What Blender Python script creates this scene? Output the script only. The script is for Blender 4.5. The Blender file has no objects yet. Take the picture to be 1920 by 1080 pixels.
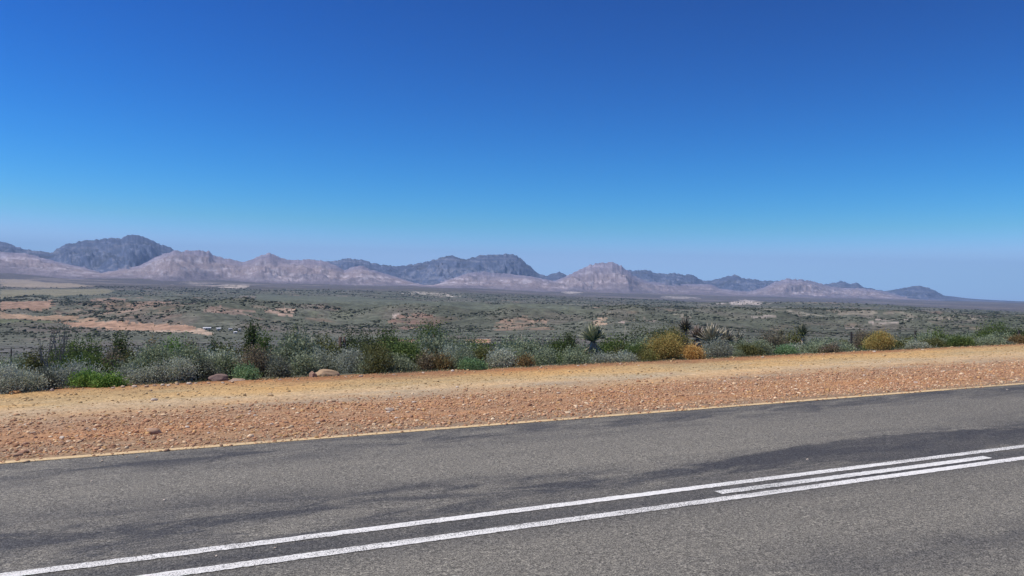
import bpy, math, random
import numpy as np
from mathutils import Matrix, Vector
D = bpy.data
SC = bpy.context.scene
COL = SC.collection
random.seed(7)
RNG = np.random.default_rng(11)

# ------------------------------------------------------------------ camera
FOC = 1507.0                      # focal length in pixels of the 1920 wide photograph
ROLL = math.atan(0.02); PITCH = math.atan(5 / FOC)
EYE = 1.6
cr, sr, cp, sp_ = math.cos(ROLL), math.sin(ROLL), math.cos(PITCH), math.sin(PITCH)
right = Vector((cr, -sp_ * sr, cp * sr)); up = Vector((-sr, -sp_ * cr, cp * cr)); fwd = Vector((0, cp, sp_))
cam = D.cameras.new('camera'); cam_o = D.objects.new('camera', cam); COL.objects.link(cam_o)
m = Matrix.Identity(4)
for i in range(3):
    m[i][0] = right[i]; m[i][1] = up[i]; m[i][2] = -fwd[i]; m[i][3] = (0, 0, EYE)[i]
cam_o.matrix_world = m
cam.sensor_width = 36; cam.lens = 36 * FOC / 1920; cam.clip_start = 0.1; cam.clip_end = 150000
SC.camera = cam_o
SC.view_settings.view_transform = 'Standard'; SC.view_settings.look = 'None'
SC.view_settings.exposure = 0.2; SC.view_settings.gamma = 1; 
# ------------------------------------------------------------------ sky, sun
SUN_EL, SUN_AZ = math.radians(60), math.radians(-96)     # azimuth clockwise from +Y
w = D.worlds.new('World'); SC.world = w; w.use_nodes = True
nt = w.node_tree; bg = nt.nodes['Background']
sky = nt.nodes.new('ShaderNodeTexSky'); sky.sky_type = 'NISHITA'; sky.sun_disc = False
sky.sun_elevation = SUN_EL; sky.sun_rotation = SUN_AZ; sky.altitude = 600
sky.air_density = 1.0; sky.dust_density = 0.3; sky.ozone_density = 2.5
hs = nt.nodes.new('ShaderNodeHueSaturation'); hs.inputs['Saturation'].default_value = 1.25; hs.inputs['Value'].default_value = 1.0
gm = nt.nodes.new('ShaderNodeGamma'); gm.inputs[1].default_value = 1.0
nt.links.new(sky.outputs[0], gm.inputs[0]); nt.links.new(gm.outputs[0], hs.inputs['Color'])
# the deep, clear, polarised blue of this sky: each channel of the sky model raised to its own power
sx_ = nt.nodes.new('ShaderNodeSeparateColor'); cb_ = nt.nodes.new('ShaderNodeCombineColor'); nt.links.new(hs.outputs[0], sx_.inputs[0])
for i_, (g_, k_) in enumerate(((3.5, 7.8), (2.0, 2.25), (2.0, 2.42))):
    m1 = nt.nodes.new('ShaderNodeMath'); m1.operation = 'MULTIPLY'; m1.inputs[1].default_value = .09; nt.links.new(sx_.outputs[i_], m1.inputs[0])
    m0 = nt.nodes.new('ShaderNodeMath'); m0.operation = 'MINIMUM'; m0.inputs[1].default_value = 1.2; nt.links.new(m1.outputs[0], m0.inputs[0])
    m2 = nt.nodes.new('ShaderNodeMath'); m2.operation = 'POWER'; m2.inputs[1].default_value = g_; nt.links.new(m0.outputs[0], m2.inputs[0])
    m3 = nt.nodes.new('ShaderNodeMath'); m3.operation = 'MULTIPLY'; m3.inputs[1].default_value = k_ / .09; nt.links.new(m2.outputs[0], m3.inputs[0])
    GOUT = m3.outputs[0] if i_ == 1 else (GOUT if i_ else None)
    if i_ == 2:
        mg = nt.nodes.new('ShaderNodeMath'); mg.operation = 'MULTIPLY'; mg.inputs[1].default_value = 1.55; nt.links.new(GOUT, mg.inputs[0])
        mx_ = nt.nodes.new('ShaderNodeMath'); mx_.operation = 'SMOOTH_MAX'; mx_.inputs[2].default_value = .5; nt.links.new(m3.outputs[0], mx_.inputs[0]); nt.links.new(mg.outputs[0], mx_.inputs[1]); m3 = mx_
    m4 = nt.nodes.new('ShaderNodeMath'); m4.operation = 'SMOOTH_MIN'; m4.inputs[1].default_value = (.46, .80, 1.18)[i_] / .09; m4.inputs[2].default_value = .26 / .09
    nt.links.new(m3.outputs[0], m4.inputs[0]); nt.links.new(m4.outputs[0], cb_.inputs[i_])
nt.links.new(cb_.outputs[0], bg.inputs[0])
bg.inputs[1].default_value = 0.09
sl = D.lights.new('sun', 'SUN'); sl.energy = 3.6; sl.angle = math.radians(0.5); sl.color = (1, .95, .88)
so = D.objects.new('sun', sl); COL.objects.link(so)
sd = Vector((math.sin(SUN_AZ) * math.cos(SUN_EL), math.cos(SUN_AZ) * math.cos(SUN_EL), math.sin(SUN_EL)))
so.rotation_euler = sd.to_track_quat('Z', 'Y').to_euler(); so.location = (20, -20, 40)

# ------------------------------------------------------------------ numpy noise
PERM = np.random.default_rng(3).permutation(65536).astype(np.int64)
def _h(ix, iy, seed):
    return PERM[(PERM[(ix + seed * 7919) & 65535] + iy) & 65535]
def noise(x, y, seed=0):
    x = np.asarray(x, float); y = np.asarray(y, float)
    ix = np.floor(x).astype(np.int64); iy = np.floor(y).astype(np.int64)
    fx = x - ix; fy = y - iy
    ux = fx * fx * fx * (fx * (fx * 6 - 15) + 10); uy = fy * fy * fy * (fy * (fy * 6 - 15) + 10)
    def g(a, b):
        t = _h(ix + a, iy + b, seed) * (2 * math.pi / 65536)
        return np.cos(t) * (fx - a) + np.sin(t) * (fy - b)
    n0 = g(0, 0) * (1 - ux) + g(1, 0) * ux
    n1 = g(0, 1) * (1 - ux) + g(1, 1) * ux
    return (n0 * (1 - uy) + n1 * uy) * 1.5
def fbm(x, y, o=4, seed=0, gain=.5):
    s = 0; a = 1; t = 0
    for k in range(o):
        s = s + a * noise(x * 2 ** k, y * 2 ** k, seed + k); t += a; a *= gain
    return s / t
def ridged(x, y, o=4, seed=0):
    s = 0; a = 1; t = 0
    for k in range(o):
        s = s + a * (1 - 2 * np.abs(noise(x * 2 ** k, y * 2 ** k, seed + k))); t += a; a *= .5
    return s / t
def sst(a, b, x):
    t = np.clip((x - a) / (b - a), 0, 1); return t * t * (3 - 2 * t)

# ------------------------------------------------------------------ geometry of the place
RAZ = math.radians(65.6); UX, UY = math.sin(RAZ), math.cos(RAZ); NX, NY = -UY, UX
GRADE = 0.0205
EDGE = 13.93                       # where the verge ends and the bush starts, metres from the lens across the road
def SP(x, y): return x * UX + y * UY, x * NX + y * NY
def XY(s, p): return s * UX + p * NX, s * UY + p * NY
def road_z(s): return GRADE * np.clip(s, -80, 200)
def ray(px, py):
    x = (np.asarray(px, float) - 960) / FOC; y = -(np.asarray(py, float) - 540) / FOC
    X = cr * x - sr * y; Y = sr * x + cr * y
    return X, cp - sp_ * Y, sp_ + cp * Y
def az_te(px, py):
    a, b, c = ray(px, py); return np.arctan2(a, b), c / np.hypot(a, b)

PR = np.array([8, 20, 40, 80, 150, 300, 600, 1000, 1350, 1650, 2100, 3000, 4500, 7000, 11000, 14000])
PD = np.array([1.7, 2.7, 4.6, 8.0, 14, 27.5, 50, 70, 82, 84, 76, 66, 63, 66, 62, 60])
def crest(pts, R):
    a = np.array(pts, float); az, te = az_te(a[:, 0], a[:, 1]); return az, te
SKY_A = [(-250,470),(-120,440),(-40,448),(0,453),(20,458),(50,468),(95,474),(110,465),(125,457),(160,451),(205,446),(228,447),(240,441),(258,440),(275,447),(300,458),(330,468),(352,474),(380,478),(420,487),(460,493),(520,492),(560,489),(625,490),(645,486),(665,485),(685,489),(710,496),(750,499),(790,493),(820,485),(843,478),(862,485),(878,485),(900,478),(925,478),(950,475),(968,479),(985,492),(1005,510),(1022,517),(1048,510),(1063,516),(1090,513),(1180,507),(1215,507),(1240,514),(1265,512),(1280,516),(1296,515),(1320,527),(1340,524),(1355,521),(1375,515),(1395,522),(1415,524),(1440,527),(1480,526),(1505,528),(1550,533),(1578,527),(1595,533),(1605,530),(1620,538),(1660,546),(1690,541),(1725,535),(1745,541),(1770,554),(1820,560),(1870,563),(1920,565),(2100,568),(2400,570)]
SKY_B = [(-250,480),(0,472),(50,475),(75,482),(100,489),(125,495),(150,500),(175,507),(190,512),(205,508),(235,503),(262,498),(280,488),(300,478),(325,470),(380,469),(392,471),(402,479),(425,484),(455,491),(470,488),(482,480),(505,474),(520,480),(545,488),(560,487),(580,486),(603,488),(615,492),(632,499),(646,507),(662,500),(678,497),(695,505),(732,516),(775,529),(800,535),(815,533),(855,520),(878,511),(905,509),(955,514),(1000,519),(1040,527),(1063,517),(1090,504),(1105,497),(1120,493),(1135,493),(1148,491),(1165,498),(1178,508),(1195,520),(1215,528),(1260,532),(1335,533),(1350,541),(1400,546),(1430,540),(1455,528),(1475,522),(1505,524),(1530,529),(1555,536),(1580,540),(1612,540),(1650,545),(1680,552),(1720,560),(1800,566),(1920,572),(2400,575)]
AZA, TEA = crest(SKY_A, 0); AZB, TEB = crest(SKY_B, 0)
def r_A(az): return 19500 + 9000 * sst(-.1, .6, az) + 900 * noise(az * 9, az * 0 + 3.3, 21)
def r_B(az): return 15800 + 8200 * sst(-.1, .6, az) + 900 * noise(az * 11, az * 0 + 7.3, 22)
HUMPS = []        # x, y, sigma across, sigma along, height (world metres)
def hump(px, r, hgt, sa, sl):
    az, _ = az_te(px, 560); HUMPS.append((math.sin(az) * r, math.cos(az) * r, az, sa, sl, hgt))
hump(225, 2150, 15, 230, 330); hump(440, 2000, 17, 150, 300); hump(770, 1950, 20, 95, 260); hump(975, 1950, 17, 120, 260)
hump(1180, 1900, 17, 110, 300); hump(1480, 2300, 6, 220, 350); hump(1690, 2500, 6, 260, 380); hump(80, 1900, 0, 200, 250)
hump(600, 2300, 12, 130, 260); hump(1330, 2100, 7, 120, 260)
hump(1600, 6000, 34, 900, 900); hump(1460, 6000, 12, 500, 700)
hump(1230, 8000, 22, 600, 600); hump(560, 6500, 10, 900, 700)
hump(1400, 10500, 26, 260, 500); hump(820, 9500, 18, 340, 500); hump(450, 8500, 16, 200, 500)
def base_z(x, y):
    s, p = SP(x, y); r = np.hypot(x, y); az = np.arctan2(x, y)
    rz = road_z(s)
    zn = rz - 1.05 * sst(EDGE - .1, EDGE + 6.5, p) - .085 * np.maximum(p - 20, 0)
    zn = zn + .05 * fbm(x * .5, y * .5, 3, 5) * sst(EDGE, EDGE + 3, p)
    kf = 1.06 - .30 * sst(-.5, .6, az) * (1 - sst(2200, 5200, r))
    dep = np.interp(np.log(np.maximum(r, 8)), np.log(PR), PD) * kf
    dep = dep - 52 * sst(5000, 9500, r) * (1 - sst(-.08, .16, az))
    dep = dep + 30 * sst(.02, .3, az) * sst(3200, 6000, r)
    toe = np.interp(az, [-.56, -.3, 0, .3, .56], [150, 90, 40, 0, -40])
    dep = dep + (-toe - dep) * sst(10500, 15500 + 7000 * sst(-.1, .6, az), r)
    zf = EYE - dep
    amp = sst(60, 600, r) * (1 - sst(9000, 14000, r))
    zf = zf + amp * (2.2 * fbm(x / 330, y / 330, 3, 9) + 5 * sst(2500, 6000, r) * fbm(x / 1500, y / 1500, 4, 12))
    g = sst(1400, 1900, r) * (1 - sst(3300, 5000, r))
    zf = zf + g * (34 * ridged(x / 640, y / 640, 4, 31) - 20 + 1.2 * ridged(x / 150, y / 150, 3, 36))
    zf = zf + sst(3200, 4500, r) * (1 - sst(8500, 10500, r)) * (11 * ridged(x / 1100, y / 800, 4, 33) - 7)
    for hx, hy, ha, sa, sl, hh in HUMPS:
        dx = x - hx; dy = y - hy
        c, q = math.cos(ha), math.sin(ha)
        u = dx * c - dy * q; v = dx * q + dy * c
        e = np.exp(-.5 * ((u / sa) ** 2 + (v / sl) ** 2)) if np.ndim(x) else math.exp(-min(60, .5 * ((u / sa) ** 2 + (v / sl) ** 2)))
        zf = zf + 1.2 * hh * e * (1 + .22 * ridged(x / 150, y / 150, 3, 17))
    wgt = sst(18, 75, p) * sst(22, 90, r)
    return zn * (1 - wgt) + zf * wgt
def terrain_z(x, y, full=False):
    x = np.asarray(x, float); y = np.asarray(y, float)
    r = np.hypot(x, y); az = np.arctan2(x, y)
    zb = base_z(x, y); z = zb.copy() if np.ndim(zb) else zb
    lay = np.zeros(np.shape(x)); tt = np.zeros(np.shape(x))
    for k, (AZ, TE, rf, W0) in enumerate(((AZA, TEA, r_A, .23), (AZB, TEB, r_B, .17))):
        R = rf(az); te = np.interp(az, AZ, TE)
        vis = sst(-.75, -.6, az) * (1 - sst(.75, .9, az))
        hc = (EYE + te * R)
        jagg = R * .0021 * (ridged(az * 190, az * 0 + 1.5, 4, 40 + k) - .35)
        wv = W0 * R * (1 + .35 * noise(az * 13, az * 0 + k * 5, 50 + k))
        t = np.clip((R - r) / wv, -1, 1); at = np.abs(t)
        rel = np.maximum(hc - zb, 0) * vis
        arc = az * R
        wx = 420 * fbm(arc / 1100, r / 1100, 3, 60); wy = 420 * fbm(arc / 1100, r / 1100, 3, 58)
        gl = ridged((arc + wx) / 1250, (r + wy) / 2000, 5, 61 + k)
        gf = ridged((arc + .4 * wx) / 430, (r + .4 * wy) / 560, 4, 66 + k)
        gprof = (1 - at) ** 1.4
        mod = 4 * at * (1 - at) * sst(0, .30, at)
        hh = rel * (gprof + mod * (.40 * gl + .13 * gf - .20)) 
        hh = hh + rel * mod * (.055 * ridged(arc / 260 + wx / 300, hh / 120, 3, 88 + k) - .03)
        hh = np.where(at >= 1, -1, hh)
        new = zb + hh + np.where(at < 1, jagg * (1 - at) ** 7 * sst(0, 600, rel), 0)
        up_ = new > z
        z = np.where(up_, new, z); lay = np.where(up_, k + 1, lay); tt = np.where(up_, at, tt)
    if full: return z, lay, tt
    return z
def tz(x, y): return float(terrain_z(np.array([x]), np.array([y]))[0])
def march(px, py):
    a, b, c = ray(px, py); h = math.hypot(a, b)
    rr = np.exp(np.linspace(math.log(30), math.log(16000), 2500))
    x = a / h * rr; y = b / h * rr; z = EYE + c / h * rr
    g = base_z(x, y); i = np.argmax(g > z)
    if not (g > z).any(): i = len(rr) - 1
    return x[i], y[i]
def at_p(px, p, off=0):
    """the point at distance p across the road, in the direction the photograph's column px looks"""
    a, b, _ = ray(px, 545 + .02 * (px - 960) + 90); q = a * NX + b * NY; t = p / q
    return a * t, b * t
def z_for(px, py, x, y):
    a, b, c = ray(px, py); return EYE + c / math.hypot(a, b) * math.hypot(x, y)

# ------------------------------------------------------------------ mesh helpers
def new_mesh(name, V, Fc, mat=None, smooth=False, attrs=None, parent=None, link=True):
    """V (n,3) array, Fc list of (m,k) int arrays"""
    me = D.meshes.new(name); V = np.asarray(V, np.float32)
    me.vertices.add(len(V)); me.vertices.foreach_set('co', V.ravel())
    if not isinstance(Fc, list): Fc = [Fc]
    idx = np.concatenate([f.ravel() for f in Fc]); tot = np.concatenate([np.full(len(f), f.shape[1]) for f in Fc])
    st = np.concatenate([[0], np.cumsum(tot)[:-1]])
    me.loops.add(len(idx)); me.loops.foreach_set('vertex_index', idx.astype(np.int32))
    me.polygons.add(len(tot)); me.polygons.foreach_set('loop_start', st.astype(np.int32))
    if smooth: me.polygons.foreach_set('use_smooth', np.ones(len(tot), bool))
    me.update(calc_edges=True)
    for k, v in (attrs or {}).items():
        v = np.asarray(v, np.float32)
        if v.ndim == 2:
            at = me.color_attributes.new(k, 'FLOAT_COLOR', 'POINT')
            c = np.ones((len(V), 4), np.float32); c[:, :3] = v; at.data.foreach_set('color', c.ravel())
        else:
            at = me.attributes.new(k, 'FLOAT', 'POINT'); at.data.foreach_set('value', v)
    if mat: me.materials.append(mat)
    o = D.objects.new(name, me)
    if link: COL.objects.link(o)
    if parent: o.parent = parent
    return o
def tag(o, label=None, cat=None, group=None, kind=None):
    if label: o['label'] = label
    if cat: o['category'] = cat
    if group: o['group'] = group
    if kind: o['kind'] = kind
    return o
def empty(name, loc, label, cat, group=None, rz=0):
    o = D.objects.new(name, None); COL.objects.link(o); o.location = loc; o.rotation_euler = (0, 0, rz)
    o.empty_display_size = .3
    return tag(o, label, cat, group)
def grid_faces(n, m_):
    i = np.arange(n - 1)[:, None] * m_ + np.arange(m_ - 1)[None]; i = i.ravel()
    return np.stack([i, i + 1, i + m_ + 1, i + m_], 1)

# ------------------------------------------------------------------ materials
def mat_new(name):
    M = D.materials.new(name); M.use_nodes = True; t = M.node_tree
    return M, t, t.nodes['Principled BSDF']
def nd(t, typ, ins=None, **kw):
    n = t.nodes.new(typ)
    for k, v in kw.items(): setattr(n, k, v)
    for k, v in (ins or {}).items():
        if hasattr(v, 'is_linked') or hasattr(v, 'links'): t.links.new(v, n.inputs[k])
        else: n.inputs[k].default_value = v
    return n
def mixc(t, fac, a, b, blend='MIX'):
    n = t.nodes.new('ShaderNodeMix'); n.data_type = 'RGBA'; n.blend_type = blend
    for s, v in ((0, fac), (6, a), (7, b)):
        if hasattr(v, 'links'): t.links.new(v, n.inputs[s])
        elif s and len(v) == 3: n.inputs[s].default_value = (*v, 1)
        else: n.inputs[s].default_value = v
    return n.outputs[2]
def mth(t, op, a, b=0.0, c=None):
    n = t.nodes.new('ShaderNodeMath'); n.operation = op
    for i, v in enumerate((a, b, c)):
        if v is None: continue
        if hasattr(v, 'links'): t.links.new(v, n.inputs[i])
        else: n.inputs[i].default_value = v
    return n.outputs[0]
def ramp(t, fac, stops, interp='LINEAR'):
    n = t.nodes.new('ShaderNodeValToRGB'); t.links.new(fac, n.inputs[0]); e = n.color_ramp.elements; n.color_ramp.interpolation = interp
    while len(e) < len(stops): e.new(.5)
    for q, (pos, c) in zip(e, stops):
        q.position = pos; q.color = (*c, 1) if len(c) == 3 else c
    return n.outputs[0]
def ntex(t, vec, scale, detail=4, rough=.55, dist=0):
    n = t.nodes.new('ShaderNodeTexNoise'); t.links.new(vec, n.inputs['Vector'])
    n.inputs['Scale'].default_value = scale; n.inputs['Detail'].default_value = detail; n.inputs['Roughness'].default_value = rough; n.inputs['Distortion'].default_value = dist
    return n.outputs['Fac']
def mapping(t, vec, sc=(1, 1, 1), rot=(0, 0, 0)):
    n = t.nodes.new('ShaderNodeMapping'); t.links.new(vec, n.inputs[0]); n.inputs['Scale'].default_value = sc; n.inputs['Rotation'].default_value = rot
    return n.outputs[0]
def bump(t, b, h, strength, dist):
    n = t.nodes.new('ShaderNodeBump'); t.links.new(h, n.inputs['Height']); n.inputs['Strength'].default_value = strength; n.inputs['Distance'].default_value = dist
    t.links.new(n.outputs[0], b.inputs['Normal'])
def objco(t): return t.nodes.new('ShaderNodeTexCoord').outputs['Object']

def m_terrain():
    M, t, b = mat_new('terrain_land'); co = objco(t)
    c = nd(t, 'ShaderNodeAttribute', attribute_name='land').outputs['Color']
    n1 = ntex(t, co, .9, 5, .7); n2 = ntex(t, co, .06, 6, .7); n3 = ntex(t, co, .006, 7, .7)
    v = mixc(t, 1.0, c, ramp(t, n2, [(.35, (.6, .6, .6)), (.65, (1.4, 1.4, 1.4))]), 'MULTIPLY')
    v = mixc(t, 1.0, v, ramp(t, n3, [(.35, (.8, .8, .8)), (.65, (1.2, 1.2, 1.2))]), 'MULTIPLY')
    v = mixc(t, 1.0, v, ramp(t, n1, [(.3, (.85, .85, .85)), (.7, (1.15, 1.15, 1.15))]), 'MULTIPLY')
    t.links.new(v, b.inputs['Base Color']); b.inputs['Roughness'].default_value = .95; b.inputs['Specular IOR Level'].default_value = .1
    return M
def m_asphalt(name='asphalt', paint=None, wear=.5):
    M, t, b = mat_new(name); co = objco(t); sx = nd(t, 'ShaderNodeSeparateXYZ', {0: co}); s, p = sx.outputs[0], sx.outputs[1]
    st = mapping(t, co, (.16, .9, 1)); big = ntex(t, st, 1.0, 4, .6, .3)
    st2 = mapping(t, co, (.6, 2.2, 1)); mid = ntex(t, st2, 1.0, 5, .65)
    fine = ntex(t, co, 110, 3, .7); fine2 = ntex(t, co, 38, 3, .6); vf = ntex(t, co, 260, 2, .6)
    strk = ntex(t, mapping(t, co, (1.1, 3.2, 1)), 1.0, 9, .72, .8)
    # lane wear: bands along the road, dark bitumen beside the centre line and near the edge line
    def band(c0, w0, wob):
        d = mth(t, 'ABSOLUTE', mth(t, 'SUBTRACT', mth(t, 'ADD', p, mth(t, 'MULTIPLY', mth(t, 'SUBTRACT', big, .5), wob)), c0))
        return mth(t, 'MAXIMUM', mth(t, 'SUBTRACT', 1.0, mth(t, 'DIVIDE', d, w0)), 0.0)
    sk = ramp(t, mth(t, 'ADD', mth(t, 'MULTIPLY', strk, .65), mth(t, 'MULTIPLY', mid, .35)), [(.43, (.08, .08, .08)), (.57, (1, 1, 1))])
    d1 = mth(t, 'MULTIPLY', band(5.65, .8, 1.6), mth(t, 'MULTIPLY', sk, 1.35))
    d2 = mth(t, 'MULTIPLY', band(7.95, .8, 1.0), mth(t, 'MULTIPLY', sk, 1.1))
    d3 = mth(t, 'MULTIPLY', band(3.2, .7, 1.8), mth(t, 'MULTIPLY', sk, .6))
    d4 = mth(t, 'MULTIPLY', band(4.9, .45, .3), .75)
    dk = mth(t, 'MINIMUM', mth(t, 'ADD', mth(t, 'ADD', d1, d4), mth(t, 'ADD', d2, d3)), 1.0)
    # one fresh bitumen patch beside the centre line
    px = mth(t, 'DIVIDE', mth(t, 'SUBTRACT', s, 7.0), 2.4); py = mth(t, 'DIVIDE', mth(t, 'SUBTRACT', p, 5.62), .5)
    rr = mth(t, 'ADD', mth(t, 'MULTIPLY', px, px), mth(t, 'MULTIPLY', py, py))
    pat = mth(t, 'MULTIPLY', mth(t, 'MINIMUM', mth(t, 'MAXIMUM', mth(t, 'MULTIPLY', mth(t, 'SUBTRACT', mth(t, 'ADD', .65, mth(t, 'MULTIPLY', sk, .75)), rr), 3.0), 0), 1.0), .7)
    base = mixc(t, ramp(t, big, [(.35, (0, 0, 0)), (.7, (1, 1, 1))]), (.178, .162, .130), (.224, .203, .160))
    base = mixc(t, dk, base, (.070, .067, .063)); base = mixc(t, pat, base, (.060, .057, .055))
    g = mixc(t, 1.0, base, ramp(t, fine, [(.36, (.22, .22, .22)), (.5, (1.0, 1.0, 1.0)), (.66, (2.3, 2.3, 2.25))]), 'MULTIPLY')
    g = mixc(t, 1.0, g, ramp(t, fine2, [(.35, (.66, .66, .66)), (.66, (1.34, 1.34, 1.33))]), 'MULTIPLY')
    if paint:
        wr = ramp(t, mth(t, 'ADD', mth(t, 'MULTIPLY', fine, .6), mth(t, 'MULTIPLY', mid, .4)), [(wear - .04, (1, 1, 1)), (wear + .05, (0, 0, 0))])
        pc = mixc(t, 1.0, paint, ramp(t, fine2, [(.3, (.82, .82, .82)), (.7, (1.1, 1.1, 1.1))]), 'MULTIPLY')
        g = mixc(t, wr, pc, g)
    t.links.new(g, b.inputs['Base Color']); b.inputs['Roughness'].default_value = .8; b.inputs['Specular IOR Level'].default_value = .35
    bump(t, b, mth(t, 'ADD', fine, mth(t, 'MULTIPLY', vf, .4)), .55 if not paint else .25, .006)
    return M
def m_verge():
    M, t, b = mat_new('verge_gravel'); co = objco(t); sx = nd(t, 'ShaderNodeSeparateXYZ', {0: co}); p = sx.outputs[1]
    st = mapping(t, co, (.10, .6, 1)); big = ntex(t, st, 1.0, 4, .6); med = ntex(t, co, 1.6, 5, .65); fine = ntex(t, co, 28, 4, .7); f2 = ntex(t, co, 9, 4, .65)
    pp = mth(t, 'ADD', p, mth(t, 'ADD', mth(t, 'MULTIPLY', mth(t, 'SUBTRACT', big, .5), 1.5), mth(t, 'MULTIPLY', mth(t, 'SUBTRACT', med, .5), .9)))
    q = mth(t, 'DIVIDE', mth(t, 'SUBTRACT', pp, 8.0), 7.0)
    c = ramp(t, q, [(0.0, (.28, .21, .15)), (.11, (.36, .25, .155)), (.2, (.45, .255, .135)), (.38, (.45, .275, .155)), (.46, (.47, .33, .20)), (.57, (.59, .44, .26)), (.64, (.57, .41, .21)), (.76, (.54, .36, .165)), (.83, (.38, .19, .09)), (.95, (.24, .14, .08))])
    c = mixc(t, 1.0, c, ramp(t, fine, [(.3, (.55, .55, .55)), (.5, (1, 1, 1)), (.7, (1.45, 1.42, 1.38))]), 'MULTIPLY')
    c = mixc(t, 1.0, c, ramp(t, ntex(t, mapping(t, co, (.35, 1.1, 1)), 1.0, 4, .6), [(.35, (.86, .93, 1.02)), (.65, (1.12, 1.02, .88))]), 'MULTIPLY')
    c = mixc(t, 1.0, c, ramp(t, f2, [(.3, (.8, .78, .76)), (.7, (1.2, 1.2, 1.2))]), 'MULTIPLY')
    t.links.new(c, b.inputs['Base Color']); b.inputs['Roughness'].default_value = .95; b.inputs['Specular IOR Level'].default_value = .15
    bump(t, b, mth(t, 'ADD', fine, f2), .6, .02)
    return M
def m_attr(name, attr='tint', rough=.9, noise_scale=None, spec=.2, noise_amt=.3, trans=0, rnd=0.0):
    M, t, b = mat_new(name)
    c = nd(t, 'ShaderNodeAttribute', attribute_name=attr).outputs['Color']
    if noise_scale:
        n = ntex(t, objco(t), noise_scale, 4, .65)
        c = mixc(t, 1.0, c, ramp(t, n, [(.3, (1 - noise_amt,) * 3), (.7, (1 + noise_amt,) * 3)]), 'MULTIPLY')
        bump(t, b, n, .5, .02)
    if rnd:
        oi = t.nodes.new('ShaderNodeObjectInfo').outputs['Random']
        c = mixc(t, 1.0, c, ramp(t, oi, [(0, (1 - rnd, 1 - rnd, 1 - rnd * .8)), (.5, (1, 1 + rnd * .2, 1 - rnd * .3)), (1, (1 + rnd, 1 + rnd, 1 + rnd))]), 'MULTIPLY')
    t.links.new(c, b.inputs['Base Color']); b.inputs['Roughness'].default_value = rough; b.inputs['Specular IOR Level'].default_value = spec
    if trans:
        tr = t.nodes.new('ShaderNodeBsdfTranslucent'); t.links.new(c, tr.inputs[0])
        mx = t.nodes.new('ShaderNodeMixShader'); mx.inputs[0].default_value = trans
        t.links.new(b.outputs[0], mx.inputs[1]); t.links.new(tr.outputs[0], mx.inputs[2]); t.links.new(mx.outputs[0], t.nodes['Material Output'].inputs[0])
    return M
def m_plain(name, c, rough=.7, metal=0, ns=8, amt=.25):
    M, t, b = mat_new(name); n = ntex(t, objco(t), ns, 4, .6)
    v = mixc(t, 1.0, c, ramp(t, n, [(.3, (1 - amt,) * 3), (.7, (1 + amt,) * 3)]), 'MULTIPLY')
    t.links.new(v, b.inputs['Base Color']); b.inputs['Roughness'].default_value = rough; b.inputs['Metallic'].default_value = metal
    return M
M_LEAF = m_attr('leaf', rough=.75, spec=.08, trans=.25, rnd=.10)
M_STONE = m_attr('stone', rough=.9, noise_scale=25, spec=.2)
M_SCRUB = m_attr('far_scrub', rough=.9, noise_scale=.8, spec=.1)
M_STEM = m_plain('stem_bark', (.13, .10, .075), .9, ns=20)
M_ALOE = m_attr('aloe_leaf', rough=.5, noise_scale=6, spec=.4, noise_amt=.2)

# ------------------------------------------------------------------ terrain
def in_poly(x, y, P):
    P = np.asarray(P); n = len(P); c = np.zeros(x.shape, bool); j = n - 1
    for i in range(n):
        xi, yi = P[i]; xj, yj = P[j]
        if yi != yj:
            c ^= ((yi > y) != (yj > y)) & (x < (xj - xi) * (y - yi) / (yj - yi) + xi)
        j = i
    return c
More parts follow.
